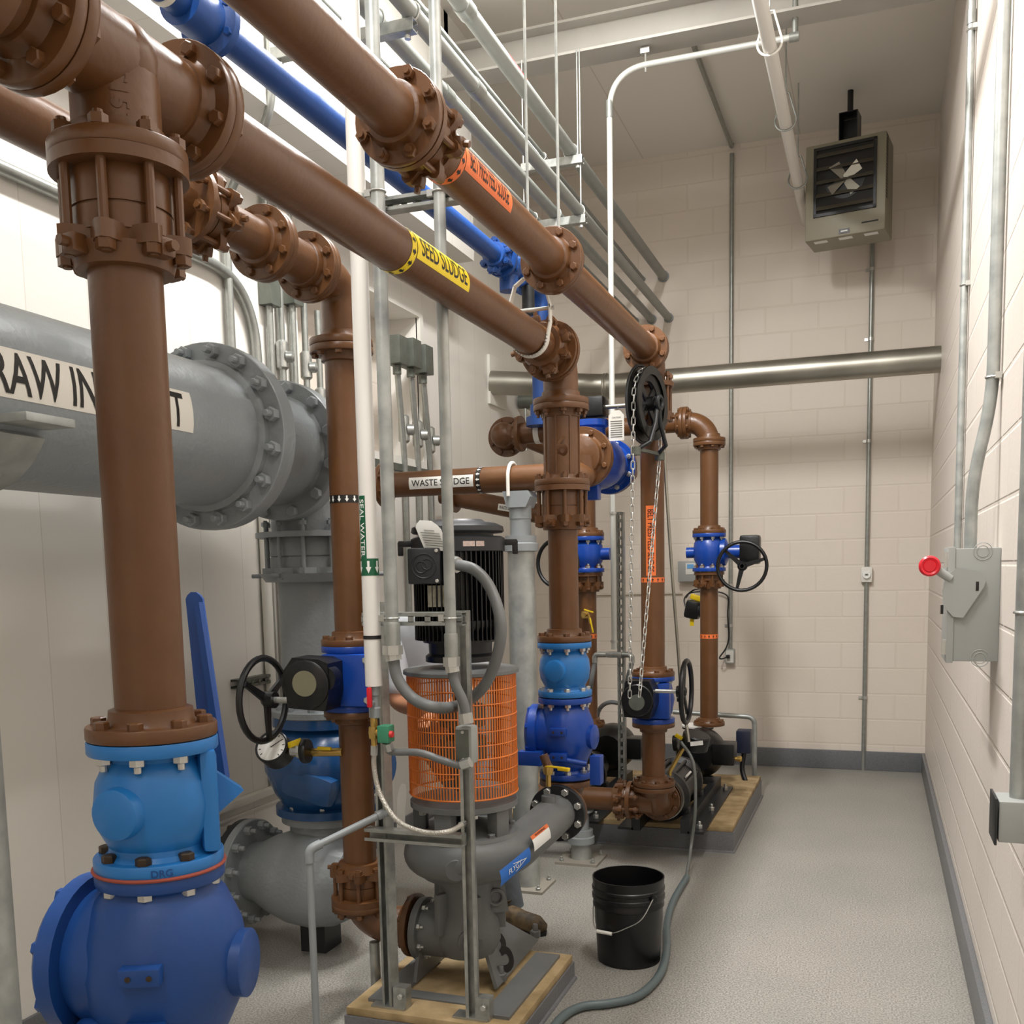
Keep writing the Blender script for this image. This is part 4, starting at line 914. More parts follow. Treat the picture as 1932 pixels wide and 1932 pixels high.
# ------------------------------------------------------------------ far branch: top run, far risers
Y5 = 6.9; X5 = xat(Y5, 1.5, 1338); z5 = zat(X5, Y5, 795); r5 = .0595
t = thing('sludge_pipe', 'far brown horizontal pipe behind the chain wheel', 'pipe', (X5 - .5, Y5, z5))
xe5 = xat(Y5, z5, 1291); pipe(t, (-2.05, Y5, z5), (xe5 - .02, Y5, z5), r5); flange(t, (xe5 - .013, Y5, z5), (1, 0, 0), R=.105, nb=8, hub=.072)
t = thing('pipe_elbow', 'shiny brown elbow turning down at the far right riser', 'fitting', (X5, Y5, z5))
flange(t, (xe5 + .013, Y5, z5), (-1, 0, 0), R=.105, nb=8, hub=.072); zf5 = zat(X5, Y5, 834)
pth = arc((X5 - .14, Y5, z5), (1, 0, 0), (0, 0, -1), .14, 14)
MB().tube([(xe5, Y5, z5)] + pth + [(X5, Y5, zf5 + .02)], .068, 28).build('bend', BRN, t); flange(t, (X5, Y5, zf5 + .012), (0, 0, -1), R=.105, nb=0, hub=.07)
def far_riser(lab, lab2, lab3, X, Y, ztop, rows, wheel):
    ra, rb, rc, rd, re = [zat(X, Y, r) for r in rows]
    t = thing('riser_pipe', lab, 'pipe', (X, Y, ra), None); pipe(t, (X, Y, ra), (X, Y, ztop), r5)
    if wheel: flange(t, (X, Y, ztop - .012), (0, 0, 1), R=.105, nb=8)
    flange(t, (X, Y, ra + .01), (0, 0, -1), R=.11)
    t = thing('plug_valve', lab2, 'valve', (X, Y, rb)); c = (ra + rb) / 2; h = (ra - rb) / 2
    b = MB().lathe((X, Y, c), (0, 0, 1), [(.07, -h + .01), (.075, -h + .03), (.1, -h * .4), (.105, 0), (.1, h * .5), (.075, h - .03), (.07, h - .01)], 32)
    sd = -1 if wheel else 1
    b.cyl((X, Y, c - .0), (X + sd * .15, Y, c), .036); b.build('body', BBL, t)
    flange(t, (X, Y, ra - .014), (0, 0, 1), R=.11, m=BBL, bm=ZNC, nb=8, side='nut'); flange(t, (X, Y, rb + .012), (0, 0, -1), R=.11, m=BBL, bm=ZNC, side='nut', nb=8)
    if wheel:
        MB().lathe((X + .08, Y, c), (1, 0, 0), [(.09, 0), (.09, .03), (.045, .05), (.045, .16)], 24).build('bonnet', BBL, t)
        g = V((X + .27, Y - .02, c + .01)); MB().box(g, (.13, .12, .19), bev=.02).build('gear_box', BLK, t)
        hw = AY(Y - .19, 1400, 1068); MB().cyl((hw.x, Y - .05, hw.z), hw, .012, n=12).build('operator_shaft', BLK, t); handwheel(t, hw, (0, -1, 0), .155, .012, ph=.3)
    else:
        hw = V((X - .12, Y - .2, c - .05)); handwheel(t, hw, (-.3, -1, 0), .14, .012); MB().cyl(hw, (X - .05, Y, c - .05), .012, n=10).build('operator_shaft', BLK, t)
    t = thing('riser_pipe', lab3, 'pipe', (X, Y, rd)); mjoint(t, (X, Y, rb - .012), (0, 0, -1), r=r5, R=.1, L=rb - rc - .04)
    pipe(t, (X, Y, rd), (X, Y, rb - .03), r5); flange(t, (X, Y, rd + .012), (0, 0, -1), R=.105)
    ev = V((-X, -Y, 0)).normalized(); eh = V((-ev.y, ev.x, 0))
    wrap(sheet(re - .014, re + .014, -.18, .18), (X, Y, 0), (0, 0, 1), ev, eh, r5, 0, .0008).build('flow_band', ORL, t)
    bm = arrowsheet(11, .02, .012, .028)
    for q in bm.verts: q.co.x += re
    wrap(bm, (X, Y, 0), (0, 0, 1), ev, eh, r5, 0, .0016).build('flow_arrows', BLT, t)
    return rd
zd5 = far_riser('upper part of the far right brown riser with glossy top flange', 'far blue valve with round black handwheel facing the camera', 'lower part of the far right brown riser with thin orange band', X5, Y5, zf5 - .002, (1006, 1078, 1103, 1368, 1200), True)
Y6 = 6.0; X6 = xat(Y6, 1.4, 1107)
t = thing('branch_pipe', 'brown pipe bend feeding the far riser hidden behind the middle riser', 'pipe', (X6, Y6, 2))
far_riser('brown far riser partly hidden right of the middle riser', 'far blue valve with round side stub beside the middle riser', 'lower far riser with brass tap right of the middle riser', X6, Y6, zv_ - .02, (1012, 1080, 1108, 1370, 1200), False)
MB().tube([(XV, Y6 - .02, zv_), (X6, Y6, zv_), (X6, Y6, zv_ - .12)], .07, 20).build('bend', BRN, t)
# brass sampling tap on the far riser
q = AY(Y6 - .09, 1104, 1160)
t = thing('ball_valve', 'small brass tap with dangling yellow lever on the far riser', 'valve', q)
b = MB().cyl((q.x, Y6 - .05, q.z), (q.x, Y6 - .13, q.z), .014, n=12); b.lathe(q, (0, 0, 1), [(.02, -.02), (.024, 0), (.02, .02)], 10); b.tube([q, q + V((.03, -.03, 0)), q + V((.04, -.03, -.05))], .009, 8); b.build('body', BRS, t)
b = MB().box(q + V((.035, -.045, .025)), (.06, .012, .008), Matrix.Rotation(.3, 3, 'Y'), .002); b.box(q + V((.05, -.04, -.06)), (.009, .006, .09), Matrix.Rotation(-.2, 3, 'Y'), .001); b.build('lever', YLV, t)
# upper far left pipe with blank flange
YL = 5.9; zl_ = zat(-2.0, YL, 818)
t = thing('branch_pipe', 'short brown elbow pipe with white clamp left of the middle riser', 'pipe', (-2.1, YL, zl_))
xa, xb2 = xat(YL, zl_, 955), xat(YL, zl_, 982)
MB().cyl((xa - .02, YL, zl_), (xb2, YL, zl_), .06).sph((xa - .02, YL, zl_), .075).cyl((xa - .02, YL, zl_), (xa - .02, YL + .1, zl_), .07).build('bend', BRN, t)
flange(t, (xa - .03, YL + .1, zl_), (0, 1, 0), R=.12, nb=8, hub=.075, hl=.03); flange(t, (xb2, YL, zl_), (1, 0, 0), R=.105, nb=8, hub=.07)
pipe(t, (xb2, YL, zl_), (XV - .08, YL, zl_), .062); MB().lathe((xat(YL, zl_, 1016), YL, zl_), (1, 0, 0), [(.066, -.016), (.066, .016)], 28).build('clamp', WPT, t)
t = thing('branch_pipe', 'brown slanting lower pipe with small white label behind the stand pipe', 'pipe', (-2, 6.3, 1.8))
A, B = AY(6.3, 860, 938), AY(6.3, 1040, 974)
MB().cyl(A - (B - A) * .15, B, .062).build('pipe', BRN, t); MB().lathe(A, B - A, [(.1, -.02), (.1, .02)], 28).build('flange', BRN, t)
lm = AY(6.235, 952, 958); MB().box(lm, (.09, .002, .04), Matrix.Rotation(.19, 3, 'Y')).build('pipe_label', WLB, t)
bm = fit_text('WASTE SL', .075, .022, .01)
for q in bm.verts: q.co.x -= .037
flat(bm, lm, (.98, 0, -.19), (.19, 0, .98), .003).build('label_text', BLT, t)
t = thing('branch_pipe', 'brown slanting pipe stub above the waste sludge pipe behind the middle riser', 'pipe', (-1.8, 6.2, 2.2))
MB().cyl(AY(6.3, 1000, 832), AY(6.3, 1100, 872), .05).build('pipe', BRN, t)

# ------------------------------------------------------------------ black horizontal pumps on the raised pad
def hpump(lab, X, y0, z, Yd, zd):
    t = thing('horizontal_pump', lab, 'pump', (X, y0 + .6, .15))
    b = MB().lathe((X, y0, z), (0, 1, 0), [(.115, 0), (.12, .01), (.12, .03), (.1, .035), (.13, .06), (.15, .08), (.15, .11), (.125, .13), (.12, .5), (.15, .52), (.15, .56), (.11, .58), (.1, .8)], 40)
    for k in (.5, 1.2, 1.95, 2.65): b.cyl((X + .135 * math.cos(k), y0 + .1, z + .135 * math.sin(k)), (X + .135 * math.cos(k), y0 + .54, z + .135 * math.sin(k)), .011, n=10)
    b.build('pump_casing', BLK, t)
    f = flange(t, (X, y0 + .012, z), (0, -1, 0), R=.118, hub=.08, nb=8); MB().lathe((X, y0 + .032, z), (0, 1, 0), [(.128, 0), (.128, .006)], 36).build('clamp_ring', SST, t)
    b = MB().lathe((X, Yd, zd - .16), (0, 0, 1), [(.1, -.1), (.115, 0), (.09, .1), (.075, .13), (.105, .135), (.105, .158)], 32); b.build('discharge_housing', CHR, t)
    MB().lathe((X, Yd, zd - .012), (0, 0, 1), [(.108, 0), (.108, .012)], 32).build('discharge_gasket', WPT, t)
    b = MB().lathe((X + .05, y0 + .95, z + .08), (0, 1, 0), [(.1, 0), (.14, .04), (.16, .1), (.16, .2), (.14, .28), (.05, .3)], 36); b.box((X + .22, y0 + 1.0, z + .1), (.14, .16, .14), bev=.01); b.build('motor', BLK, t)
    b = MB(); 
    for s in (-1, 1): b.box((X + s * .14, y0 + .6, .19), (.05, 1.25, .08)); b.box((X + s * .2, y0 + .6, .158), (.09, 1.25, .014))
    for yy in (y0 + .15, y0 + .62, y0 + 1.05): b.box((X, yy, .24), (.28, .06, z - .28), bev=.01)
    b.build('skid', CHR, t)
    for yy in (y0 + .05, y0 + .5, y0 + 1.1): bolt(t, (X + .21, yy, .166), (0, 0, 1), .016, ZNC, 'nut', .022)
    MB().box((X + .1, y0 + .32, z + .085), (.012, .16, .01), Matrix.Rotation(.7, 3, 'Y')).build('rating_plate', WLB, t)
    return t
hp = hpump('black horizontal pump nearest the aisle on the raised pad', XB, yl + .03, zE, Y5, zd5)
hpump('black horizontal pump half hidden behind the slotted strut post', X6 - .1, Y6 - .3, zE, Y6, zat(X6, Y6, 1372))
# pressure gauge and fittings on that pump
q = V((XB + .06, yl + .1, zE + .12))
t = thing('pressure_gauge', 'black gauge lying on its back above the near black pump', 'gauge', q)
gq = AY(yl + .1, 1312, 1398)
ga = V((.25, -.15, .95)).normalized()
MB().lathe(gq, ga, [(.06, -.05), (.078, -.04), (.078, .035), (.072, .042)], 32).build('case', BLK, t)
MB().prism([(-.035, -.012), (.035, -.012), (.035, .012), (-.035, .012)], gq + V((.02, -.0785, .0)), (.97, .1, .12), (-.1, .0, 1), .003).build('sticker', WLB, t)
MB().tube([gq - V((.05, 0, .01)), q + V((-.02, 0, .03)), q - V((.02, 0, .05))], .012, 10).build('stem', BRS, t)
r_ = AY(yl + .08, 1275, 1402); MB().lathe(r_, (1, 0, .1), [(.045, -.012), (.045, .012)], 28).build('isolator_ring', BLK, t)
MB().box(AY(yl + .06, 1281, 1390), (.045, .015, .02), Matrix.Rotation(.5, 3, 'Y'), .002).build('cock_lever', YLV, t)
q = AY(6.6, 1376, 1431)
t = thing('drain_cock', 'small brass drain cock on the side of the near black pump', 'valve', q)
b = MB().cyl(q - V((.09, 0, 0)), q + V((.06, 0, 0)), .012, n=12); b.lathe(q + V((.05, 0, 0)), (1, 0, 0), [(.018, 0), (.02, .02), (.014, .03)], 10); b.build('body', BRS, t); MB().cyl(q, q + V((0, 0, .035)), .012, n=10).build('knob', ZNC, t)
# tubular guard rail behind the far pump
t = thing('guard_rail', 'low galvanised tube rail around the far pump motor', 'rail', (-.9, 7.4, 0))
a_, b_, c_, d_ = AY(7.45, 1270, 1343), AY(7.45, 1424, 1353), AY(7.45, 1418, 1410), AY(7.45, 1414, 1432)
MB().tube(bend_path([a_, b_, (b_.x, 7.45, .02)], .06), .018, 12).build('rail', GLP, t)
q = AY(7.2, 1404, 1398); t2 = thing('motor_box', 'dark blue terminal box beside the far pump motor', 'box', q); MB().box(q, (.1, .12, .16), bev=.01).build('housing', mat('navy_enamel', '1b2238', .4), t2)
MB().tube(spline([q - V((0, 0, .08)), q + V((-.01, -.02, -.2)), q + V((.03, -.05, -.3)), q + V((.06, .05, -.34)), (q.x + .03, 7.3, .02)]), .018, 10).build('cable', BLK, t2)

# ------------------------------------------------------------------ stand pipes on the floor
def stand(label, x, y, ztop, r, head, collar):
    t = thing('pipe_stand', label, 'stand', (x, y, 0))
    b = MB().box((x, y, .007), (.24, .24, .014), Matrix.Rotation(.0, 3, 'Z')).build('base_plate', mat('dusty_steel', '9a9488', .6, .2), t) if 'dusty_steel' not in MATS else MB().box((x, y, .007), (.24, .24, .014)).build('base_plate', MATS['dusty_steel'], t)
    for sx in (-1, 1):
        for sy in (-1, 1): bolt(t, (x + sx * .09, y + sy * .09, .014), (0, 0, 1), .012, GAL, 'nut', .014)
    MB().cyl((x, y, .014), (x, y, collar), r, n=28).build('post', GLP, t)
    MB().lathe((x, y, collar - .07), (0, 0, 1), [(r, 0), (r * 1.3, .004), (r * 1.3, .04), (r * 1.15, .045), (r * 1.15, .08)], 32).build('collar', GPV, t)
    MB().cyl((x, y, collar), (x, y, ztop), r * .78, n=28).build('inner_post', GPV, t)
    return t
zc1 = zat(-1.685, 4.89, 1030)
t = stand('tall grey stand pipe on a floor plate under the waste sludge pipe', -1.685, 4.89, zw - .075, .068, 0, zc1 + .04)
b = MB().cyl((-1.685, 4.89, zw - .2), (-1.685, 4.89, zw - .12), .056); b.prism([(-.07, .01), (.06, .01), (.075, -.02), (.05, -.07), (-.05, -.07)], (-1.685, 4.89, zw - .075), (1, 0, 0), (0, 0, 1), .13); b.build('saddle', GPV, t)
ub = [(-1.72, 4.89 + .078 * math.cos(k), zw + .078 * math.sin(k)) for k in [PI * i / 14 for i in range(15)]]
MB().tube([(-1.72, 4.89 + .078, zw - .09)] + ub + [(-1.72, 4.89 - .078, zw - .09)], .009, 10).build('u_bolt', WPT, t)
q = AZ(0, 1112, 1608); t = stand('short grey stand with square floor plate under the floor level branch pipe', q.x, Y4, zz - .07, .058, 0, .17)
ub = [(q.x, Y4 + .074 * math.cos(k), zz + .074 * math.sin(k)) for k in [PI * i / 14 for i in range(15)]]
MB().tube([(q.x, Y4 + .074, zz - .08)] + ub + [(q.x, Y4 - .074, zz - .08)], .008, 10).build('u_bolt', WPT, t)
MB().lathe((q.x, Y4, zz - .09), (0, 0, 1), [(.05, 0), (.07, .01), (.07, .022)], 24).build('saddle', GPV, t)
# ------------------------------------------------------------------ blue water line overhead
XW, ZW = -1.86, 3.235; rw = .0455
t = thing('water_pipe', 'long blue pipe running overhead between the two brown pipes', 'pipe', (XW, 3, ZW))
w1 = yat(XW, ZW, 932); w0 = yat(XW, ZW, 388)
pipe(t, (XW, .8, ZW), (XW, w1 + .02, ZW), rw, DBL); 
MB().lathe((XW, w0 - .12, ZW), (0, 1, 0), [(.068, 0), (.068, .12), (.095, .13), (.095, .155), (.06, .16), (.06, .2)], 32).build('coupling', DBL, t)
bolts(t, (XW, w0 + .01, ZW), (0, -1, 0), .08, 6, .011, DBL); MB().lathe((XW, w0 - .2, ZW), (0, 1, 0), [(.05, 0), (.05, .02)], 28).build('clamp', WPT, t)
mjoint(t, (XW, w1 + .11, ZW), (0, -1, 0), r=rw, R=.085, L=.07, m=DBL, nb=6)
xe_, we = XW, w1 + .62
t = thing('gate_valve', 'blue valve body on the blue overhead pipe beside the far elbow', 'valve', (XW, w1 + .3, ZW))
b = MB().lathe((XW, w1 + .12, ZW), (0, 1, 0), [(.05, 0), (.06, .05), (.075, .1), (.06, .16), (.05, .2), (.085, .205), (.085, .225), (.05, .23), (.05, .36), (.085, .365), (.085, .385)], 32); b.cyl((XW, w1 + .22, ZW - .13), (XW, w1 + .22, ZW), .05, n=20); b.build('body', DBL, t)
bolts(t, (XW, w1 + .325, ZW), (0, -1, 0), .07, 6, .011, DBL)
b = MB().cyl((XW + .03, w1 + .45, ZW - .2), (XW + .03, w1 + .45, ZW - .05), .035, n=16); b.build('actuator', CHR, t)
t = thing('pipe_elbow', 'blue elbow where the overhead blue pipe turns down', 'fitting', (XW, we + .1, ZW))
pth = arc((XW, we, ZW), (0, 1, 0), (0, 0, -1), .11, 12)
MB().tube([(XW, w1 + .48, ZW)] + pth + [(XW, we + .11, ZW - .26)], .055, 24).build('bend', DBL, t)
MB().lathe((XW, we + .11, ZW - .2), (0, 0, -1), [(.085, 0), (.085, .035)], 32).build('flange', DBL, t)
t = thing('water_pipe', 'blue drop pipe behind the top of the middle riser', 'pipe', (XW, we + .11, 2.6))
pipe(t, (XW, we + .11, 2.5), (XW, we + .11, ZW - .24), rw, DBL); MB().lathe((XW, we + .11, 2.47), (0, 0, 1), [(.085, 0), (.085, .05), (.06, .06), (.06, .12)], 28).build('flange', DBL, t)

# ------------------------------------------------------------------ pipe hangers and rods
def hanger(label, x, y, z, r, wd=.03):
    t = thing('pipe_hanger', label, 'hanger', (x, y, z)); n = 18; R = r + .008
    pts = [(x - R * 1.15, y, z + .11), (x - R * 1.15, y, z + .05)] + [(x + R * math.cos(k), y, z + R * math.sin(k)) for k in [PI + PI * i / n for i in range(n + 1)]] + [(x + R * 1.15, y, z + .05), (x + R * 1.15, y, z + .11)]
    b = MB()
    for p, q in zip(pts, pts[1:]):
        p, q = V(p), V(q); d = q - p; b.box((p + q) / 2, (d.length + .003, wd, .005), Matrix((d.normalized(), V((0, 1, 0)), d.normalized().cross(V((0, 1, 0))))).transposed())
    b.build('strap', WPT, t)
    b = MB(); P = [(x - R * 1.2, y, z + .10), (x - R * .8, y, z + .19), (x - .02, y, z + .215), (x + .02, y, z + .215), (x + R * .8, y, z + .19), (x + R * 1.2, y, z + .10)]
    for p, q in zip(P, P[1:]):
        p, q = V(p), V(q); d = q - p; b.box((p + q) / 2, (d.length + .003, wd, .005), Matrix((d.normalized(), V((0, 1, 0)), d.normalized().cross(V((0, 1, 0))))).transposed())
    b.build('yoke', WPT, t)
    MB().cyl((x - R * 1.35, y, z + .1), (x + R * 1.35, y, z + .1), .007, n=10).build('cross_bolt', ZNC, t)
    MB().cyl((x, y, z + .21), (x, y, ZC), .0055, n=10).build('rod', GLP, t)
hanger('white clevis hanger with long rod holding the seed sludge pipe', XA, yat(XA, ZS, 1000), ZS, RP)
rt_ = thing('hanger_rod', 'long thin threaded rod down to the upper brown pipe behind its middle flange', 'rod', (XB, y2 + .1, 3.5)); MB().cyl((XB, y2 + .1, ZB + RP), (XB, y2 + .1, ZC), .0055, n=10).build('rod', GLP, rt_); MB().torus((XB, y2 + .1, ZB), (0, 1, 0), RP + .004, .004, 32, 8).build('pipe_band', GAL, rt_)

# ------------------------------------------------------------------ conduit rack overhead
YT = 6.0
ends = [(1262, 600, .031, 'lower rack conduit nearest the aisle'), (1230, 603, .031, 'second lower rack conduit from the aisle'), (1200, 606, .022, 'third lower rack conduit beside the upper brown pipe'), (1252, 522, .036, 'upper rack conduit with red sticker nearest the aisle'), (1214, 527, .015, 'thin upper rack conduit')]
RC = []
for px, py, r, lab in ends:
    p = AY(YB, px, py); RC.append((p, r)); t = thing('conduit', 'grey overhead ' + lab, 'conduit', p, 'conduits on the overhead rack')
    MB().cyl((p.x, .4, p.z), (p.x, YB, p.z), r, n=20).build('tube', DEM, t)
    MB().lathe((p.x, YB - .02, p.z), (0, 1, 0), [(r * 1.25, 0), (r * 1.25, .02)], 20).build('wall_collar', GPV, t)
    for yy in (2.2, 4.2): MB().lathe((p.x, yy, p.z), (0, 1, 0), [(r * 1.14, 0), (r * 1.14, .09)], 20).build('coupling', EMT, t)
    if r > .03:
        ys_ = yat(p.x + r, p.z, 978 if py < 560 else (1000 if px > 1250 else 880))
        wrap(sheet(ys_ - .12, ys_ + .14, -.02, .02), (p.x, 0, p.z), (0, 1, 0), (1, 0, 0), (0, 0, 1), r, .9, .001).build('sticker', RED2 if py < 560 else WLB, t)
        if py < 560: wrap(sheet(ys_ - .04, ys_ + .05, -.014, .014), (p.x, 0, p.z), (0, 1, 0), (1, 0, 0), (0, 0, 1), r, .9, .002).build('sticker_center', WLB, t)
def strut(par, p0, p1, face, m=None, w_=.041, d_=.041, slots=True, name='strut', pitch=.05):
    """slotted C channel from p0 to p1, its slotted web on the `face` side"""
    p0, p1 = V(p0), V(p1); a = (p1 - p0).normalized(); f = V(face); f = (f - a * f.dot(a)).normalized(); s = a.cross(f); L = (p1 - p0).length; M3 = Matrix((a, s, f)).transposed(); c = (p0 + p1) / 2; th = .003
    b = MB()
    for k in (-1, 1):
        b.box(c + s * k * (w_ / 2), (L, th, d_), M3); b.box(c + s * k * (w_ / 2 - .005) - f * d_ / 2, (L, .01, th), M3)
        if slots: b.box(c + s * k * (w_ / 2 - .006) + f * d_ / 2, (L, .013, th), M3)
    if slots:
        n = max(2, int(L / pitch)); st = L / n
        for i in range(n + 1): b.box(p0 + a * min(max(st * i, .008), L - .008) + f * d_ / 2, (.02, w_ - .02, th), M3)
    else: b.box(c + f * d_ / 2, (L, w_, th), M3)
    return b.build(name, m or GAL, par)
def trapeze(label, y, z, x0, x1, rods=True):
    t = thing('trapeze_hanger', label, 'hanger', (x0, y, z)); strut(t, (x0, y, z), (x1, y, z), (0, -1, 0), slots=False)
    for x in (x0 + .03, x1 - .03):
        MB().cyl((x, y, z - .04), (x, y, 4.51 if abs(y - 5.93) < .3 else ZC), .004, n=8).build('rod', GLP, t); MB().lathe((x, y, z - .03), (0, 0, -1), [(.012, 0), (.012, .012)], 6).build('nut', ZNC, t)
    for p, r in RC:
        if x0 < p.x < x1 and abs(p.z - r - .02 - z) < .09:
            MB().torus((p.x, y + .01, p.z), (0, 1, 0), r + .004, .004, 20, 6).build('pipe_clamp', ZNC, t)
YT = 5.82
q0, q1 = AY(YT, 1100, 300), AY(YT, 985, 322); trapeze('galvanised strut bar under the upper rack conduits hung from the beam', YT, RC[3][0].z - .058, q1.x, q0.x)
q0, q1 = AY(YT, 1106, 410), AY(YT, 1015, 424); trapeze('galvanised strut bar under the lower rack conduits hung from the beam', YT, RC[0][0].z - .053, RC[2][0].x - .08, q0.x)
zt_ = RC[0][0].z - .055; q = AZ(zt_, 783, 48); trapeze('galvanised strut bar holding the rack conduits near the top edge of the picture', q.y, zt_, RC[2][0].x - .3, q.x)

# white water pipe at top right with its hangers
pe = AY(YB - .3, 1518, 420); XP2, ZP2 = AY(7.4, 1500, 320).x, AY(7.4, 1500, 320).z
t = thing('white_pipe', 'white painted pipe hanging near the ceiling left of the unit heater', 'pipe', (XP2, 6, ZP2)); pipe(t, (XP2, 3.2, ZP2), (XP2, YB, ZP2), .036, WHT)
for i, (px, lab) in enumerate(((1452, 'white teardrop hanger on the high white pipe just before the beam'), (1482, 'grey teardrop hanger midway along the high white pipe'), (1505, 'bent teardrop hanger on the high white pipe beside the heater'))):
    yy = yat(XP2, ZP2, px); t = thing('pipe_hanger', lab, 'hanger', (XP2, yy, ZP2)); R = .062
    pts = [(XP2 + R * math.cos(k), yy, ZP2 + .02 + R * math.sin(k)) for k in [PI * (.86 + 1.28 * j / 18) for j in range(19)]]
    MB().tube([(XP2 - .02, yy, ZP2 + .17)] + pts + [(XP2 + .02, yy, ZP2 + .17), (XP2 - .02, yy, ZP2 + .17)], .006, 8).build('ring', EMT if i else WPT, t); MB().cyl((XP2, yy, ZP2 + .17), (XP2, yy, ZC), .005, n=8).build('rod', GLP, t)

# conduit dropping to the strut post
YD = 5.93; xd = xat(YD, 3, 1153.6); zd_ = zat(xd, YD, 135); xr_ = AY(YD, 1500, 72).x
t = thing('conduit', 'tall bright conduit with bend under the beam dropping to the slotted post', 'conduit', (xd, YD, 2)); zlow_ = zat(xd, YD, 1225)
MB().tube(bend_path([(xd, YD, zlow_), (xd, YD, zd_), (xr_, YD, zd_)], .22, 14), .0165, 16).build('tube', mat('bright_conduit', 'cfd1cb', .35, .35), t)
MB().cyl((xd, YD, zat(xd, YD, 222)), (xd, YD, zat(xd, YD, 190)), .02, n=16).build('coupling', EMT, t)
q = AY(YD, 1218, 122); b = MB().box(q + V((0, 0, .07)), (.05, .04, .03)); b.cyl(q - V((0, 0, .04)), q + V((0, 0, .06)), .006, n=8); b.build('beam_clamp', ZNC, t)
MB().lathe((xr_, YD, zd_), (1, 0, 0), [(.024, -.03), (.024, .02)], 16).build('end_fitting', EMT, t)
MB().cyl((xr_, YD, zd_), (xr_ - .0, YD, ZC), .016, n=14).build('riser', EMT, t)
t = thing('strut_post', 'tall slotted galvanised strut post standing on the raised pad', 'post', (xd, YD + .06, .15))
strut(t, (xd + .03, YD + .06, .15), (xd + .03, YD + .06, zat(xd, YD, 966)), (0, -1, 0)); MB().box((xd + .03, YD + .07, .155), (.1, .1, .01)).build('foot_plate', GAL, t)
for py in (970, 1212): MB().lathe((xd, YD, zat(xd, YD, py)), (0, 0, 1), [(.022, 0), (.022, .014)], 16).build('conduit_clamp', ZNC, t)
q = V((xd, YD, zat(xd, YD, 1235)))
t = thing('conduit_tee', 'silver conduit tee with two flexible legs on the slotted post', 'fitting', q)
xl_, xr2 = AY(YD, 1122, 1238), AY(YD, 1192, 1238)
b = MB().tube(bend_path([(xl_.x, YD, q.z - .05), (xl_.x, YD, q.z), (xr2.x, YD, q.z), (xr2.x, YD, q.z - .05)], .04), .017, 14); b.box(q, (.1, .05, .035), bev=.012); b.build('body', GAL, t)
for p, e in ((xl_, AY(6.1, 1112, 1372)), (xr2, AY(6.1, 1178, 1345))):
    MB().tube(spline([(p.x, YD, q.z - .05), (p.x * .7 + e.x * .3, YD, q.z * .6 + e.z * .4), e - V((0, 0, -.1)), e]), .014, 10).build('flex_leg', FLX, t)
# thin flexible tube beside the far riser
t = thing('flexible_tube', 'thin shiny tube hanging straight beside the belt press riser', 'tube', AY(5.7, 1270, 1100))
MB().tube(spline([AY(5.62, 1252, 812), AY(5.62, 1256, 900), AY(5.64, 1268, 1080), AY(5.66, 1279, 1220), AY(5.66, 1285, 1300), AY(5.6, 1300, 1400)]), .009, 10).build('tube', SST, t)
t = thing('flexible_tube', 'grey cable loop left of the slotted post', 'tube', AY(6.2, 1140, 1330))
MB().tube(spline([AY(6.3, 1125, 1375), AY(6.3, 1130, 1340), AY(6.3, 1150, 1325), AY(6.3, 1180, 1330)]), .014, 10).build('tube', FLX, t)

# ------------------------------------------------------------------ strut stand, white pipe and conduits round the upright pump
YS = 3.14
xa_, xb_ = AZ(.1, 752, 1885).x, AZ(.1, 902, 1908).x
t = thing('strut_stand', 'steel strut frame with two posts and crossbars in front of the pump', 'frame', ((xa_ + xb_) / 2, YS, .1))
ztop = zat(xb_, YS, 1152)
strut(t, (xa_, YS, .1), (xa_, YS, ztop + .03), (.25, .97, 0), name='post', slots=False); strut(t, (xb_, YS, .1), (xb_, YS, ztop), (-.25, .97, 0), name='post', slots=False)
zc_ = zat(xb_, YS, 1166); strut(t, (xa_ - .03, YS - .04, zc_), (xb_ + .02, YS - .04, zc_), (0, 0, 0.01) if False else (0, -1, 0), name='crossbar', pitch=.06)
zc2 = zat(xb_, YS, 1580); strut(t, (xa_ - .05, YS - .04, zc2 + .0), (xb_ + .0, YS - .04, zc2 - .0), (0, 1, 0), name='crossbar', slots=False)
for x in (xa_, xb_):
    b = MB().box((x + .045, YS - .0, .14), (.05, .045, .08)); b.box((x, YS, .104), (.13, .06, .008)); b.build('foot_bracket', GAL, t); bolt(t, (x + .05, YS - .024, .15), (0, -1, 0), .01, ZNC)
for px in (735, 846): bolt(t, AY(YS - .065, px, 1166), (0, -1, 0), .01, ZNC)
YC = YS - .1
def vconduit(label, px, py, r, flex=True):
    x = AY(YC, px, py).x; zb_ = zat(x, YC, py); t = thing('conduit', label, 'conduit', (x, YC, zb_))
    MB().cyl((x, YC, zb_ + .06), (x, YC, ZC), r, n=20).build('tube', GLP, t)
    MB().lathe((x, YC, zb_ + .015), (0, 0, 1), [(r * 1.2, 0), (r * 1.2, .075), (r * 1.1, .08)], 20).build('coupling', EMT, t); MB().lathe((x, YC, zb_ - .012), (0, 0, 1), [(r * 1.5, 0), (r * 1.5, .03)], 6).build('lock_nut', ZNC, t)
    for yy in (1166, 362):
        zz_ = zat(x, YC, yy); b = MB().torus((x, YC, zz_), (0, 0, 1), r + .002, .003, 20, 6); b.box((x - r - .012, YC, zz_), (.02, .012, .02)); b.build('strut_clamp', ZNC, t)
    return V((x, YC, zb_))
ca = vconduit('galvanised vertical conduit nearest the white seal water pipe', 741, 1228, .0225)
cb = vconduit('galvanised vertical conduit in front of the black motor', 852, 1250, .0185)
zs_ = zat(cb.x, YC, 362)
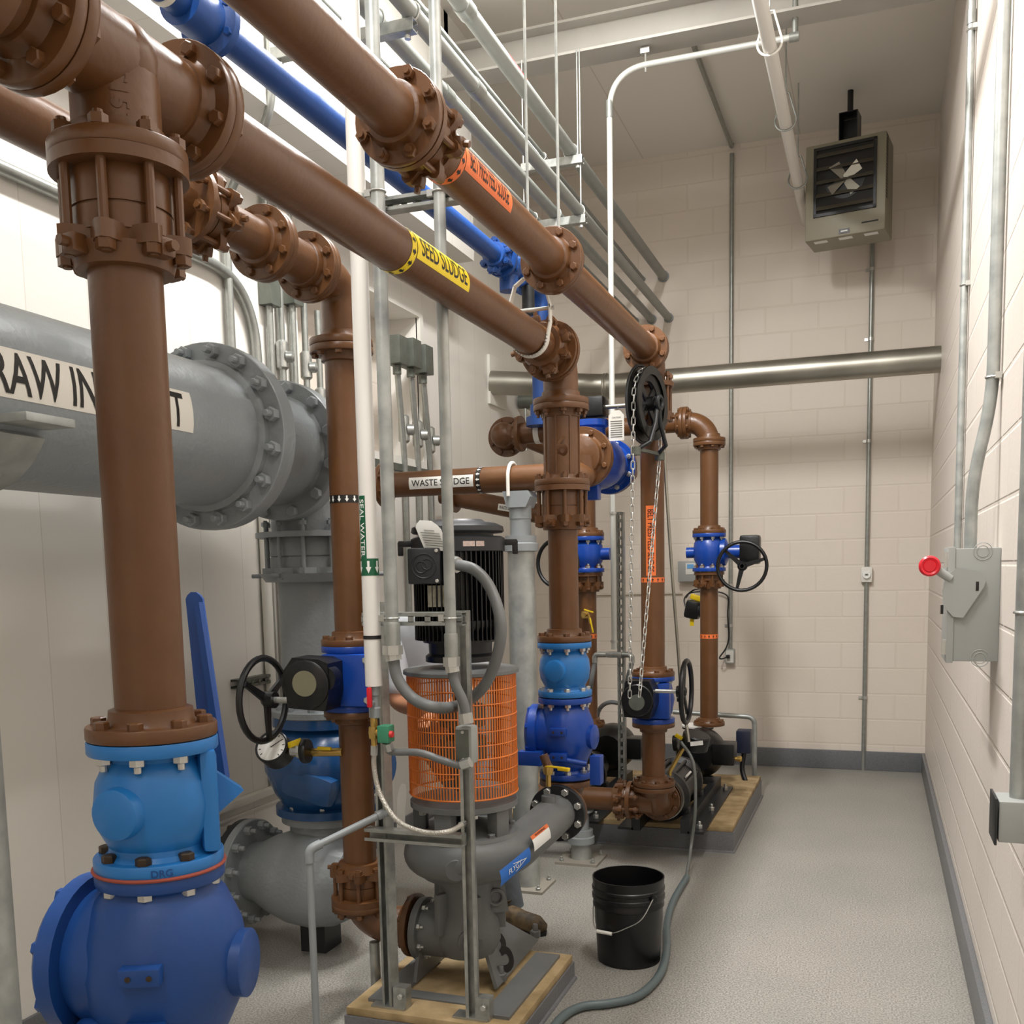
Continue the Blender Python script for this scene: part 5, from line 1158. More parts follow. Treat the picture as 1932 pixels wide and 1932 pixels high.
t = thing('strut_bracket', 'short strut bracket tying the white pipe and two conduits high up', 'bracket', (ca.x, YC, zs_)); strut(t, (AY(YC, 690, 372).x, YC + .05, zs_), (cb.x + .1, YC + .05, zs_), (0, 1, 0), name='bar')
def flex(label, pts, r, m, ends=True, cat='conduit', name='flexible_conduit'):
    t = thing(name, label, cat, pts[0]); sp = spline(pts); MB().tube(sp, r, 14).build('tube', m, t)
    if ends:
        for p, q in ((sp[0], sp[1]), (sp[-1], sp[-2])): MB().lathe(p, q - p, [(r * 1.45, -.012), (r * 1.45, .022)], 8).build('fitting', ZNC, t)
    return t
Y_ = YC
flex('thick grey flexible conduit looping under and round the motor to its terminal box', [ca - V((0, 0, .01)), AY(Y_, 750, 1280), AY(Y_, 780, 1318), AY(Y_, 825, 1335), AY(YS + .08, 872, 1328), AY(YS + .08, 915, 1292), AY(YS + .06, 940, 1230), AY(YS + .06, 944, 1170), AY(YS + .1, 925, 1110), AY(YP - .2, 895, 1075), AY(YP - .17, 855, 1064)], .0195, FLX)
flex('short grey flexible conduit down to the steel junction box', [cb - V((0, 0, .01)), AY(Y_, 858, 1288), AY(Y_, 874, 1325), AY(Y_, 880, 1358)], .0165, FLX)
jb = AY(YS - .06, 881, 1404); t = thing('junction_box', 'small steel junction box on the strut post in front of the guard', 'box', jb)
o = MB().box(jb, (.058, .06, .125), bev=.008).build('housing', LGR, t); MB().box(jb + V((-.004, -.032, 0)), (.046, .004, .105), bev=.001).build('cover', DGA, t)
for s in (-1, 1): bolt(t, jb + V((0, -.034, .045 * s)), (0, -1, 0), .005, ZNC)
sv_ = AY(Y_ - .02, 728, 1384); t = thing('solenoid_valve', 'green coil solenoid valve with brass body beside the white pipe end', 'valve', sv_)
MB().box(sv_, (.042, .05, .058), bev=.006).build('coil', GRN, t); MB().lathe(sv_ + V((.021, -.01, 0)), (1, 0, 0), [(.012, 0), (.01, .01)], 16).build('cap', RED2, t)
bq = AY(Y_ - .01, 705, 1382); b = MB().cyl(bq - V((0, 0, .055)), bq + V((0, 0, .05)), .01, n=12); b.lathe(bq - V((0, 0, .02)), (0, 0, 1), [(.016, 0), (.018, .02), (.016, .04)], 8); b.cyl(bq, sv_, .012, n=10); b.build('body', BRS, t)
flex('grey flexible conduit from the green coil to the steel junction box', [sv_ - V((-.005, 0, .035)), AY(Y_, 738, 1418), AY(Y_, 790, 1420), AY(Y_, 830, 1433), AY(Y_, 866, 1444), AY(Y_, 882, 1440)], .0125, FLX)
flex('braided steel hose drooping from the solenoid valve to the pump', [bq - V((0, 0, .055)), AY(Y_, 706, 1450), AY(Y_, 718, 1500), AY(Y_ - .03, 750, 1548), AY(Y_ - .05, 800, 1570), AY(Y_ - .05, 845, 1569), AY(YS - .02, 874, 1555)], .0085, mat('braided_steel', 'c9c5bb', .4, .6, bump=.5, bscale=220), cat='hose', name='braided_hose')
xw = AY(YC, 705, 1280).x; zb0 = zat(xw, YC, 1294)
t = thing('white_pipe', 'white vertical pipe with green SEAL WATER label', 'pipe', (xw, YC, zb0)); rws = .0285
pipe(t, (xw, YC, zb0), (xw, YC, ZC), rws, WHT)
for py in (1202, 372): MB().lathe((xw, YC, zat(xw, YC, py)), (0, 0, 1), [(rws + .0015, -.006), (rws + .0015, .006)], 24).build('band', RUB if py > 500 else ZNC, t)
ev = V((-xw, -YC, 0)).normalized(); eh = V((-ev.y, ev.x, 0)); P0 = V((xw, YC, 0))
s1, s0, a1_, a0_ = zat(xw, YC, 936), zat(xw, YC, 1056), zat(xw, YC, 1054), zat(xw, YC, 1086)
wrap(sheet(-s1, -s0, -.0125, .0125), P0, (0, 0, -1), ev, eh, rws, -.75, .0008).build('pipe_label', GRL, t)
bm = fit_text('SEAL WATER', s1 - s0 - .022, .016, .006)
for q in bm.verts: q.co.x -= s1 - .012
wrap(bm, P0, (0, 0, -1), ev, eh, rws, -.75, .0016).build('label_text', WLB, t)
wrap(sheet(a0_, a1_, -rws * 3, rws * 3), P0, (0, 0, 1), ev, eh, rws, 0, .0009).build('flow_band', GRL, t)
bm = arrowsheet(5, .04, .018, .03, -1)
for q in bm.verts: q.co.x += (a0_ + a1_) / 2
wrap(bm, P0, (0, 0, 1), ev, eh, rws, -.15, .0018).build('flow_arrows', WLB, t)
t = thing('ball_valve', 'grey plastic ball valve with red handle at the foot of the white pipe', 'valve', (xw, YC, zb0 - .06))
b = MB().lathe((xw, YC, zb0 - .11), (0, 0, 1), [(.012, 0), (.02, .004), (.02, .035), (.016, .04), (.016, .075), (.02, .08), (.02, .112)], 20); b.cyl((xw, YC - .0, zb0 - .055), (xw, YC - .03, zb0 - .055), .01, n=12); b.build('body', GPV, t)
MB().box(AY(YC - .035, 697, 1316), (.016, .014, .068), bev=.005).build('handle', RED, t); MB().cyl((xw, YC, zb0 - .17), (xw, YC, zb0 - .105), .008, n=12).build('nipple', BRS, t)
# grey drain pipe
ytp = 2.95; e = AY(ytp, 583, 1603); bt = V((e.x, ytp, .0)); tp = AY(3.12, 722, 1535)
t = thing('drain_pipe', 'thin grey plastic drain pipe with elbow rising from the floor', 'pipe', bt)
MB().tube(bend_path([bt, e, tp], .035, 8), .0125, 16).build('tube', GPV, t); b = MB().tube(bend_path([e - V((0, 0, .045)), e, e + (tp - e).normalized() * .045], .03, 8), .0165, 16); b.lathe(tp - (tp - e).normalized() * .02, tp - e, [(.0165, 0), (.0165, .04)], 14); b.build('elbow', GPV, t)

# ------------------------------------------------------------------ stainless duct along the back wall
YDU = 7.62; rd_ = .088; zdu = AY(YDU, 1500, 700).z; xc = AY(YDU, 1146, 726)
t = thing('exhaust_duct', 'long stainless steel duct crossing in front of the back wall', 'duct', (-.9, YDU, zdu))
MB().cyl((xc.x, YDU, zdu), (XR, YDU, zdu), rd_, n=40).build('tube', SST, t); MB().lathe((xc.x, YDU, zdu), (1, 0, 0), [(rd_ + .004, -.03), (rd_ + .009, -.02), (rd_ + .004, -.01), (rd_ + .009, 0), (rd_ + .004, .01)], 40).build('coupling', SST, t)
le = AX(XL + .01, 926, 722); MB().cyl((xc.x, YDU, zdu), le, rd_, n=40).build('branch', SST, t)
pq = AX(XL, 935, 718); t = thing('wall_plate', 'square white cover plate on the left wall around the duct', 'plate', pq)
p0_, p1_ = AX(XL, 918, 668), AX(XL, 921, 762); sz = p0_.z - p1_.z; MB().box((XL + .012, p0_.y + sz / 2, (p0_.z + p1_.z) / 2), (.024, sz, sz), bev=.004).build('plate', WPT, t)
b = MB()
t = thing('exhaust_duct', 'short lower stub of dull steel duct near the left wall', 'duct', (-2.5, 8.1, 2.75)); q = AY(8.1, 980, 757); MB().cyl(q, q + V((.5, .03, -.02)), .06, n=28).build('tube', DGA, t); MB().cyl(q + V((.05, 0, -.4)), q + V((.05, 0, -.05)), .012, n=8).build('support_leg', GAL, t); MB().cyl(q + V((.05, 0, -.05)), q + V((.05, YB - 8.1, -.05)), .012, n=8).build('support_arm', GAL, t)

# ------------------------------------------------------------------ unit heater
hc = AY(7.75, 1594, 352); yaw = -.16; RH = Matrix.Rotation(yaw, 3, 'Z'); HW, HH, HD = .54, .64, .3
hf, hs = RH @ V((0, -1, 0)), RH @ V((1, 0, 0)); up = V((0, 0, 1))
hcen = hc - hf * HD / 2 + V((0, 0, -.005))
t = thing('unit_heater', 'beige electric unit heater with dark louvred fan opening high on the back wall', 'heater', hcen)
MB().box(hcen, (HW, HD, HH), RH, .012).build('case', HTR, t)
F = hcen + hf * HD / 2; oc = F + up * .06
b = MB()
for k in (-1, 1): b.box(oc + hs * k * .2, (.02, .03, .46), RH); b.box(oc + up * k * .22, (.42, .03, .02), RH)
b.build('opening_frame', BLK, t); MB().box(oc + hf * .001, (.39, .006, .42), RH).build('opening_back', DRK, t)
o = MB(); o.lathe(oc + hf * .006, hf, [(.135, 0), (.135, .002)], 36); o.build('fan_shroud', BLK, t)
for k in range(4):
    a_ = k * PI / 2 + .5; d = hs * math.cos(a_) + up * math.sin(a_); MB().prism([(0, -.02), (.12, -.055), (.12, .055), (0, .02)], oc + hf * .012, d, hf.cross(d) * 1.0 + hf * .25, .002).build('fan_blade', SST, t)
for k in range(5): MB().box(oc + up * (-.175 + .0875 * k) + hf * .014, (.38, .04, .003), RH @ Matrix.Rotation(.9, 3, 'X')).build('louvre', LVR, t)
b = MB(); sd_ = hcen + hs * HW / 2
for k in range(20): b.box(sd_ + hf * .11 + up * (.3 - .021 * k), (.003, .05, .012), RH)
b.build('side_vents', DRK, t)
MB().box(F - up * .29 + hf * .002, (.07, .004, .03), RH).build('badge', BLK, t); MB().box(F - up * .29 + hf * .005, (.045, .003, .008), RH).build('badge_text', WLB, t)
MB().box(F - up * .255 + hs * .17 + hf * .002, (.11, .003, .008), RH).build('sticker', BLT, t)
for k in (-.17, .0, .17): MB().box(hcen - up * (HH / 2 + .001) + hf * .09 + hs * k, (.09, .05, .003), RH).build('bottom_label', WLB, t)
b = MB(); bq = hcen + up * (HH / 2 + .1) + hs * .0 ; 
for k in (-1, 1): b.box(bq + hs * k * .06, (.006, .14, .22), RH)
b.box(bq + up * .107, (.126, .14, .006), RH); b.box(bq - up * .105, (.2, .16, .008), RH); b.box(bq - hf * .06, (.12, .006, .2), RH); b.cyl(bq + up * .1, (bq.x, bq.y, ZC), .02, n=12); b.build('mount_bracket', BLK, t)
# conduits on the back wall
def wall_conduit(label, px, y0_, y1_, yw=YB, r=.0165, clips=()):
    x = AY(yw - r, px[0], px[1]).x; z0_, z1_ = zat(x, yw - r, y0_) if y0_ else 0, zat(x, yw - r, y1_)
    t = thing('conduit', label, 'conduit', (x, yw - r, z0_)); MB().cyl((x, yw - r - .004, z0_), (x, yw - r - .004, z1_), r, n=16).build('tube', EMT, t)
    for c_ in clips:
        z_ = zat(x, yw - r, c_); b = MB().lathe((x, yw - r - .004, z_ - .012), (0, 0, 1), [(r + .004, 0), (r + .004, .024)], 16); b.box((x - r - .014, yw - .006, z_), (.03, .012, .022)); b.build('strap', ZNC, t)
    return t, x
t, x_ = wall_conduit('conduit from the unit heater down the back wall to the floor', (1640, 800), 1453, 430, clips=(508, 640, 832, 1316))
q = V((x_, YB - .03, zat(x_, YB - .03, 1084))); t = thing('thermostat', 'white round thermostat on the back wall conduit', 'thermostat', q); MB().box(q, (.085, .05, .12), bev=.012).build('box', WPT, t); MB().lathe(q - V((0, .025, 0)), (0, -1, 0), [(.033, 0), (.03, .018)], 24).build('dial', WLB, t); MB().box(q - V((0, .045, 0)), (.022, .004, .012)).build('pointer', DGA, t)
t, x_ = wall_conduit('conduit down the back wall to the power outlet behind the handwheel', (1379, 900), 1228, 290, clips=(1104, 1180))
zc_ = zat(x_, YB - .02, 262); MB().tube(bend_path([(x_, YB - .02, zc_), (x_, YB - .03, ZC - .03), (x_ - .02, 6.3, ZC - .03)], .15), .0165, 12).build('ceiling_run', EMT, t)
q = V((x_, YB - .03, zat(x_, YB - .03, 1238))); t = thing('power_outlet', 'grey outlet box with plugged black cord low on the back wall', 'outlet', q); MB().box(q, (.075, .055, .12), bev=.006).build('box', LGR, t); MB().box(q - V((0, .029, 0)), (.06, .004, .1)).build('faceplate', WPT, t); MB().box(q - V((.01, .045, -.0)), (.03, .035, .03), bev=.006).build('plug', BLK, t)
t = thing('extension_cord', 'black power cord looping from the outlet up to the blue display unit', 'cord', q)
MB().tube(spline([q - V((.01, .06, 0)), AY(YB - .12, 1362, 1243), AY(YB - .1, 1358, 1240), AY(YB - .06, 1370, 1222), AY(YB - .05, 1375, 1200), AY(YB - .05, 1373, 1160), AY(YB - .04, 1374, 1130), AY(YB - .04, 1366, 1120), AY(YB - .04, 1345, 1116), AY(YB - .04, 1305, 1118), AY(YB - .05, 1294, 1128)]), .006, 8).build('cable', BLK, t)
q = AY(YB - .05, 1298, 1078); t = thing('display_unit', 'grey wall unit with blue screen behind the far handwheel valve', 'controller', q); MB().box(q, (.15, .1, .17), bev=.01).build('housing', LGR, t); MB().box(q + V((.03, -.052, .02)), (.08, .006, .09), bev=.002).build('bezel', WPT, t); MB().box(q + V((.03, -.057, .04)), (.055, .004, .035)).build('screen', SCR, t)
q = AY(7.3, 1308, 1150); t = thing('actuator', 'black actuator head with yellow tag clipped beside the far right riser', 'actuator', q)
MB().box(q, (.11, .12, .13), Matrix.Rotation(.2, 3, 'Y'), .025).build('housing', BLK, t); MB().lathe(q + V((.05, -.02, -.005)), (1, -.2, -.1), [(.05, 0), (.035, .04), (.015, .07)], 16).build('sensor_nose', CHR, t); MB().box(q + V((-.005, -.03, -.09)), (.03, .004, .05)).build('tag', YLV, t); MB().box(q + V((.02, -.01, .085)), (.08, .03, .04), Matrix.Rotation(.3, 3, 'Y'), .01).build('yellow_clip', YLV, t)
MB().tube(spline([q + V((-.05, 0, 0)), q + V((-.07, .05, .08)), q + V((0, .1, .14)), (X5 - .03, Y5 + .1, q.z + .12)]), .006, 8).build('cable', BLK, t)
t = thing('signal_cable', 'thin tan cable stretched along the back wall', 'cable', AY(YB - .02, 1250, 1122)); MB().tube([AY(YB - .015, 1125, 1124), AY(YB - .015, 1250, 1121), AY(YB - .015, 1288, 1121)], .004, 8).build('cable', mat('tan_cable', '8a8066', .6), t)

# ------------------------------------------------------------------ right wall
def rconduit(label, y, r, z0_, jog=None, clips=(), x=None):
    x = XR - r - .006 if x is None else x; t = thing('conduit', label, 'conduit', (x, y, z0_)); pts = [(x, y, ZC), (x, y, z0_)]
    if jog: pts = [(x, y, ZC), (x, y, z0_ + .5), (x - jog, y, z0_ + .22), (x - jog, y, z0_)]
    MB().tube(bend_path(pts, .12) if jog else pts, r, 20).build('tube', GLP, t)
    for z_ in clips: b = MB().torus((x, y, z_), (0, 0, 1), r + .002, .004, 20, 6); b.box((x + .012, y - r - .014, z_), (.02, .03, .02)); b.build('strap', ZNC, t)
    return t
YX = 3.68
dx0 = AY(YX, 1796, 1140).x; dz1, dz0 = zat(.3, YX, 1034), zat(.3, YX, 1248); dc = V(((dx0 + XR) / 2, YX + .12, (dz0 + dz1) / 2)); dw = XR - dx0
t = thing('disconnect_switch', 'grey safety disconnect switch with red knob lever on the right wall', 'switch', dc)
MB().box(dc, (dw, .24, dz1 - dz0), bev=.004).build('enclosure', LGR, t)
MB().box((dx0 - .004, dc.y, dc.z), (.022, .25, dz1 - dz0 + .01), bev=.003).build('door', LGR, t)
hp_ = AY(YX - .012, 1812, 1115)
pts = [(.075, .032), (.06, .06), (-.015, .075), (-.045, .05), (-.055, 0), (-.045, -.055), (-.02, -.085), (.01, -.088), (.07, .012)]
MB().prism(pts, hp_ + V((0, 0, -.0)), (1, 0, 0), (0, 0, 1), .012).build('handle_plate', LGR, t)
kn = AY(YX - .03, 1754, 1068); MB().tube([hp_ + V((-.03, -.0, .04)), kn + V((.01, .01, -.004))], .014, 12).build('lever', LGR, t)
MB().lathe(kn + V((0, .02, 0)), (0, -1, 0), [(.02, 0), (.034, .012), (.034, .03), (.028, .038), (.02, .034), (.018, .037)], 32).build('red_knob', RED, t)
for dz in (.175, -.175):
    b = MB()
    for R in (.028, .018): b.torus((XR - .055, YX - .0005, dc.z + dz), (0, 1, 0), R, .0016, 28, 6)
    b.build('knockout', LGR, t)
for dx, dz in ((.06, .015), (-.045, -.06)): MB().box(hp_ + V((dx - .01, -.0065, dz)), (.009, .002, .03), bev=.0005).build('slot', DRK, t)
for dz in (.15, -.14): MB().box((dx0 - .02, YX + .02, dc.z + dz), (.012, .03, .05)).build('latch', ZNC, t)
rconduit('wide conduit with offset bend entering the disconnect switch from above', YX + .15, .0205, dz1, jog=.055, clips=(zat(XR - .03, YX + .15, 712),))
tt = rconduit('slim tall conduit on the right wall beyond the disconnect switch', 5.3, .0165, 1.66, clips=(zat(XR, 5.3, 55), 2.9))
MB().box((XR - .03, 5.3, 1.62), (.05, .06, .1), bev=.006).build('end_box', LGR, tt); MB().lathe((XR - .0225, 5.3, zat(XR, 5.3, 44)), (0, 0, 1), [(.02, 0), (.02, .06)], 16).build('coupling', EMT, tt)
YJ = 2.75; jx = AY(YJ, 1884, 1550).x; jz1, jz0 = zat(jx, YJ, 1512), zat(jx, YJ, 1590); jc = V(((jx + XR) / 2, YJ + .06, (jz0 + jz1) / 2))
t = thing('junction_box', 'grey metal junction box at the right edge with conduit above', 'box', jc); MB().box(jc, (XR - jx, .12, jz1 - jz0), bev=.006).build('housing', LGR, t); MB().box((jx - .006, jc.y, jc.z), (.006, .13, jz1 - jz0 + .012), bev=.001).build('cover', CHR, t)
jcx = AY(YJ + .06, 1921, 1480).x
rconduit('stout conduit at the right edge rising from the junction box', YJ + .06, .02, jz1, x=jcx, clips=(zat(jcx, YJ + .06, 1155),))

# ------------------------------------------------------------------ left wall conduits and boxes
xw_ = XL + .03
h0, h1, h2 = AX(xw_, 30, 325), AX(xw_, 410, 503), AX(xw_, 484, 600)
t = thing('conduit', 'long horizontal conduit on the left wall bending down behind the second riser', 'conduit', h1)
MB().tube(bend_path([(xw_, .4, (h0.z + h1.z) / 2), (xw_, AX(xw_, 478, 540).y, (h0.z + h1.z) / 2), (xw_, AX(xw_, 486, 620).y, 1.0)], .35, 12), .024, 16).build('tube', EMT, t)
for i, (px, py, top_, seal) in enumerate(((507, 560, 3.55, 0), (528, 560, 3.55, 670), (552, 600, 3.4, 0), (574, 600, 3.35, 690), (603, 700, 3.0, 758), (622, 700, 3.0, 0))):
    y_ = AX(xw_, px, py).y; z_ = AX(xw_, px, py).z
    t = thing('conduit', ['conduit on the left wall first right of the bent conduit', 'conduit with round seal fitting second right of the bent conduit', 'conduit under a dark box behind the brown elbow', 'conduit with round seal fitting behind the brown elbow', 'conduit with seal fitting above the grey elbow flange', 'conduit hidden beside the second riser on the left wall'][i], 'conduit', (xw_, y_, 1), 'left wall conduits')
    MB().cyl((xw_, y_, 1.0), (xw_, y_, top_), .017, n=14).build('tube', EMT, t)
    if seal:
        zs__ = zat(xw_, y_, seal); b = MB().lathe((xw_, y_, zs__ - .07), (0, 0, 1), [(.02, 0), (.03, .01), (.03, .13), (.02, .14)], 18); b.lathe((xw_ + .02, y_ - .0, zs__ - .01), (.9, .45, 0), [(.028, 0), (.028, .03), (.018, .04)], 16); b.build('seal_fitting', GAL, t)
    if i in (0, 2): MB().box((xw_, y_, zat(xw_, y_, 545)), (.08, .09, .16)).build('box', DGA, t)
for i, (px, py, sy, r) in enumerate(((748, 662, 805, .019), (774, 668, 815, .019), (797, 680, 826, .019))):
    p = AX(xw_ + .05, px, py); y_ = AX(xw_, px + 14, sy).y
    t = thing('conduit', ['left wall conduit with dark box top nearest the white pipe', 'middle left wall conduit with dark box top', 'left wall conduit with dark box top nearest the far corner'][i], 'conduit', (xw_, y_, 1.2))
    zt_ = zat(xw_ + .05, p.y, py + 28); MB().tube(bend_path([(xw_, y_, .9), (xw_, y_, zt_ - .5), (xw_ + .05, p.y, zt_ - .02)], .3), r, 14).build('tube', EMT, t)
    MB().box((xw_ + .05, p.y, p.z), (.1, .12, zat(xw_ + .05, p.y, py - 25) - zt_), bev=.004).build('junction_box', DGA, t); MB().cyl((xw_ + .05, p.y, zt_ - .05), (xw_ + .05, p.y, zt_), .027, n=8).build('lock_nut', DGA, t)
    zs__ = zat(xw_, y_, sy); b = MB().lathe((xw_, y_, zs__ - .1), (0, 0, 1), [(.022, 0), (.034, .012), (.034, .16), (.022, .17)], 18); b.lathe((xw_ + .02, y_ + .0, zs__ - .02), (.85, .5, 0), [(.034, 0), (.034, .04), (.02, .05)], 16); b.build('seal_fitting', GAL, t)
p0_, p1_ = AX(xw_, 705, 858), AX(xw_, 815, 893); t = thing('wall_strut', 'dark strut rail holding the left wall conduits behind the white pipe', 'rail', p0_); strut(t, (XL + .012, p0_.y, p1_.z), (XL + .012, p1_.y + .1, p1_.z), (1, 0, 0), DGA, d_=.02, name='rail', slots=False)
# conduit crossing the upper ledge
q = AX(-2.43, 513, 170); t = thing('conduit', 'conduit coming down over the white ledge above the blue pipe', 'conduit', q); q2 = AX(XL + .03, 520, 262)
MB().tube(bend_path([(-2.43, q.y, ZC), (-2.43, q.y, 3.58), (XL + .03, q.y + .12, 3.3), (XL + .03, q.y + .12, 2.6)], .12), .019, 14).build('tube', EMT, t)
p = AX(XL + .02, 492, 1282); t = thing('wall_strut', 'short strut piece on the left wall behind the left handwheel', 'rail', p); p0_, p1_ = AX(XL + .02, 442, 1290), AX(XL + .02, 520, 1275); strut(t, (XL + .021, p0_.y, p.z), (XL + .021, p1_.y, p.z), (1, 0, 0), DGA, name='rail')
q = AX(XL + .03, 505, 1150); t = thing('conduit', 'white painted conduit on the left wall left of the grey drop pipe', 'conduit', q); MB().cyl((XL + .03, q.y, .6), (XL + .03, q.y, 2.05), .025, n=16).build('tube', WPT, t)
p = AX(XL + .1, 319, 490); t = thing('wall_strut', 'small vertical strut piece hanging right of the nearest riser coupling', 'rail', p); strut(t, (XL + .04, p.y, p.z - .07), (XL + .04, p.y, 3.2), (1, 0, 0), GAL, name='rail')

# ------------------------------------------------------------------ bucket, hose
bx, by_ = -.955, 4.07; zt = zat(bx, by_, 1652)
t = thing('bucket', 'black plastic bucket with wire bail standing on the floor', 'bucket', (bx, by_, 0))
rb_, rt_ = .131, .148
prf = [(rb_ - .004, 0), (rb_, .004)] + [(rb_ + (rt_ - rb_) * k, zt * k) for k in (.3, .6, .66)] + [(rt_ + .001, zt * .67), (rt_ + .001, zt * .70), (rt_ - .002, zt * .72), (rt_ - .002, zt * .75), (rt_ + .004, zt * .76), (rt_ + .004, zt * .80), (rt_ - .001, zt * .81), (rt_ - .001, zt * .85), (rt_ + .004, zt * .86), (rt_ + .004, zt * .89), (rt_, zt * .90), (rt_ + .002, zt), (rt_ - .004, zt), (rt_ - .006, zt * .5), (rb_ - .006, .008), (.001, .008)]
MB().lathe((bx, by_, 0), (0, 0, 1), prf, 48).build('body', BUK, t)
hd = V((.75, -.2, 0)).normalized(); eu = V((-hd.y, hd.x, 0)); ear = zt * .68
e0, e1_ = V((bx, by_, ear)) + V((.08, -.128, 0)), V((bx, by_, ear)) + V((-.08, .128, 0))
ea = AY(by_ - .1, 1232, 1697); gp = AY(by_ - .15, 1140, 1759)
MB().tube(spline([ea, AY(by_ - .14, 1210, 1735), AY(by_ - .15, 1180, 1752), gp + V((.03, 0, 0)), AY(by_ - .13, 1124, 1752), AY(by_ - .06, 1119, 1720), AY(by_ + .03, 1122, 1690)]), .0022, 6).build('bail', ZNC, t)
MB().cyl(gp - V((.032, .0, -.002)), gp + V((.032, 0, -.004)), .0075, n=14).build('grip', WPT, t); MB().lathe(ea + V((0, .012, 0)), V((.5, -.86, 0)), [(.016, 0), (.012, .012)], 14).build('ear', BUK, t)
pts = [AZ(.55, 1307, 1430), AZ(.3, 1312, 1520), AZ(.06, 1304, 1620), AZ(.018, 1296, 1655), AZ(.018, 1270, 1700), AZ(.018, 1258, 1745), AZ(.018, 1258, 1790), AZ(.018, 1245, 1838), AZ(.018, 1205, 1878), AZ(.018, 1150, 1893), AZ(.018, 1095, 1900), AZ(.018, 1055, 1925), AZ(.018, 1010, 1990)]
t = thing('hose', 'grey rubber hose curving past the bucket across the floor', 'hose', pts[6]); MB().tube(spline(pts[3:], 10), .0165, 14).build('hose', HSE, t)
t = thing('hose', 'thin grey hose hanging down in front of the raised pad', 'hose', pts[1]); MB().tube(spline([AY(5.55, 1285, 1400), AY(5.5, 1308, 1440), AY(5.45, 1312, 1520), V((pts[3].x - .02, pts[3].y + .25, .12)), pts[3] + V((-.005, .02, .0)), pts[3]], 10), .009, 12).build('hose', CHH, t)
q = AZ(.0, 1310, 1620)
# ------------------------------------------------------------------ person behind the pump
def skin_mesh(joints, edges, name, m, parent, lev=2):
    me = bpy.data.meshes.new(name); me.from_pydata([j[0] for j in joints], edges, []); o = bpy.data.objects.new(name, me); COL.objects.link(o)
    sk = o.modifiers.new('skin', 'SKIN'); 
    for i, j in enumerate(joints):
        d = me.skin_vertices[0].data[i]; d.radius = j[1] if isinstance(j[1], tuple) else (j[1], j[1]); d.use_root = (i == 0)
    sb = o.modifiers.new('sub', 'SUBSURF'); sb.levels = sb.render_levels = lev
    dg = bpy.context.evaluated_depsgraph_get(); dg.update(); e = bpy.data.meshes.new_from_object(o.evaluated_get(dg)); bpy.data.objects.remove(o)
    mb = MB(); mb.bm.from_mesh(e); return mb.build(name, m, parent, 80)
PX0 = V((-1.98, 4.5, 0))
t = thing('person', 'person in pale shirt and grey trousers mostly hidden behind the black motor', 'person', PX0)
def rel(*a): return PX0 + V(a)
ft = AZ(0, 962, 1752); lf = V((ft.x, ft.y + .02, 0)); rf = V((-1.9, 4.7, 0))
hip = rel(.0, .06, .92); chest = rel(-.03, 0, 1.27); neck = rel(-.04, -.03, 1.46); shl, shr = rel(.17, -.03, 1.39), AY(4.47, 752, 1186)
elr, har = AY(4.4, 748, 1328), AY(4.25, 835, 1345)
J = [(hip, .13), (rel(-.01, .03, 1.05), .125), (chest, (.15, .12)), (neck, .055), (rel(.0, -.05, 1.53), .055),
     (shl, .065), (rel(.22, -.05, 1.08), .046), (rel(.12, -.22, 1.0), .036), (shr, .065), (elr, .05), (har, .036),
     (hip + V((.09, 0, -.05)), .1), (V((lf.x - .12, lf.y + .05, .52)), .07), (lf + V((-.03, .06, .1)), .048), (hip + V((-.09, 0, -.05)), .1), (V((rf.x, rf.y - .02, .5)), .07), (rf + V((0, .02, .1)), .048),
     (rel(.1, -.3, .99), .032), (har + V((.06, -.02, .0)), .034)]
E_ = [(0, 1), (1, 2), (2, 3), (3, 4), (2, 5), (5, 6), (6, 7), (2, 8), (8, 9), (9, 10), (0, 11), (11, 12), (12, 13), (0, 14), (14, 15), (15, 16), (7, 17), (10, 18)]
body = skin_mesh(J, E_, 'body', SKN, t)
hd_ = rel(.07, -.07, 1.63)
b = MB().sph(hd_, .1, (.78, .95, 1.18), 28); b.sph(hd_ + V((.02, -.1, -.02)), .016, (1, 1.2, 1.3), 12)
for s in (-1, 1): b.sph(hd_ + V((s * .078, .0, -.005)), .022, (.4, .8, 1.2), 12)
b.sph(hd_ + V((.0, -.06, -.075)), .045, (.9, .8, .7), 14); b.build('head', SKN, t, 80)
MB().sph(hd_ + V((0, .018, .035)), .1, (.84, .98, 1.08), 24).build('hair', HAI, t, 80)
b = MB()
for s in (-1, 1): b.sph(hd_ + V((s * .03, -.088, .012)), .008, (1.2, .6, .7), 10)
b.build('eyes', BLT, t)
def fingers(w_, d, side):
    d = V(d).normalized(); s = d.cross(V((0, 0, 1))).normalized(); b = MB()
    b.sph(w_ + d * .035, .04, (.8, .9, .5), 14)
    for i, L_ in enumerate((.06, .07, .066, .05)):
        p = w_ + d * .06 + s * (-.027 + .018 * i); b.tube([p, p + d * L_ * .5 - V((0, 0, .006)), p + d * L_ * .85 - V((0, 0, .03))], .008, 8)
    p = w_ + d * .02 + s * side * .034; b.tube([p, p + d * .03 + s * side * .02, p + d * .055 + s * side * .018 - V((0, 0, .015))], .009, 8)
    b.build('hand', SKN, t, 80)
fingers(J[17][0], (-.1, -1, -.1), -1); fingers(J[18][0], (1, -.3, -.05), 1)
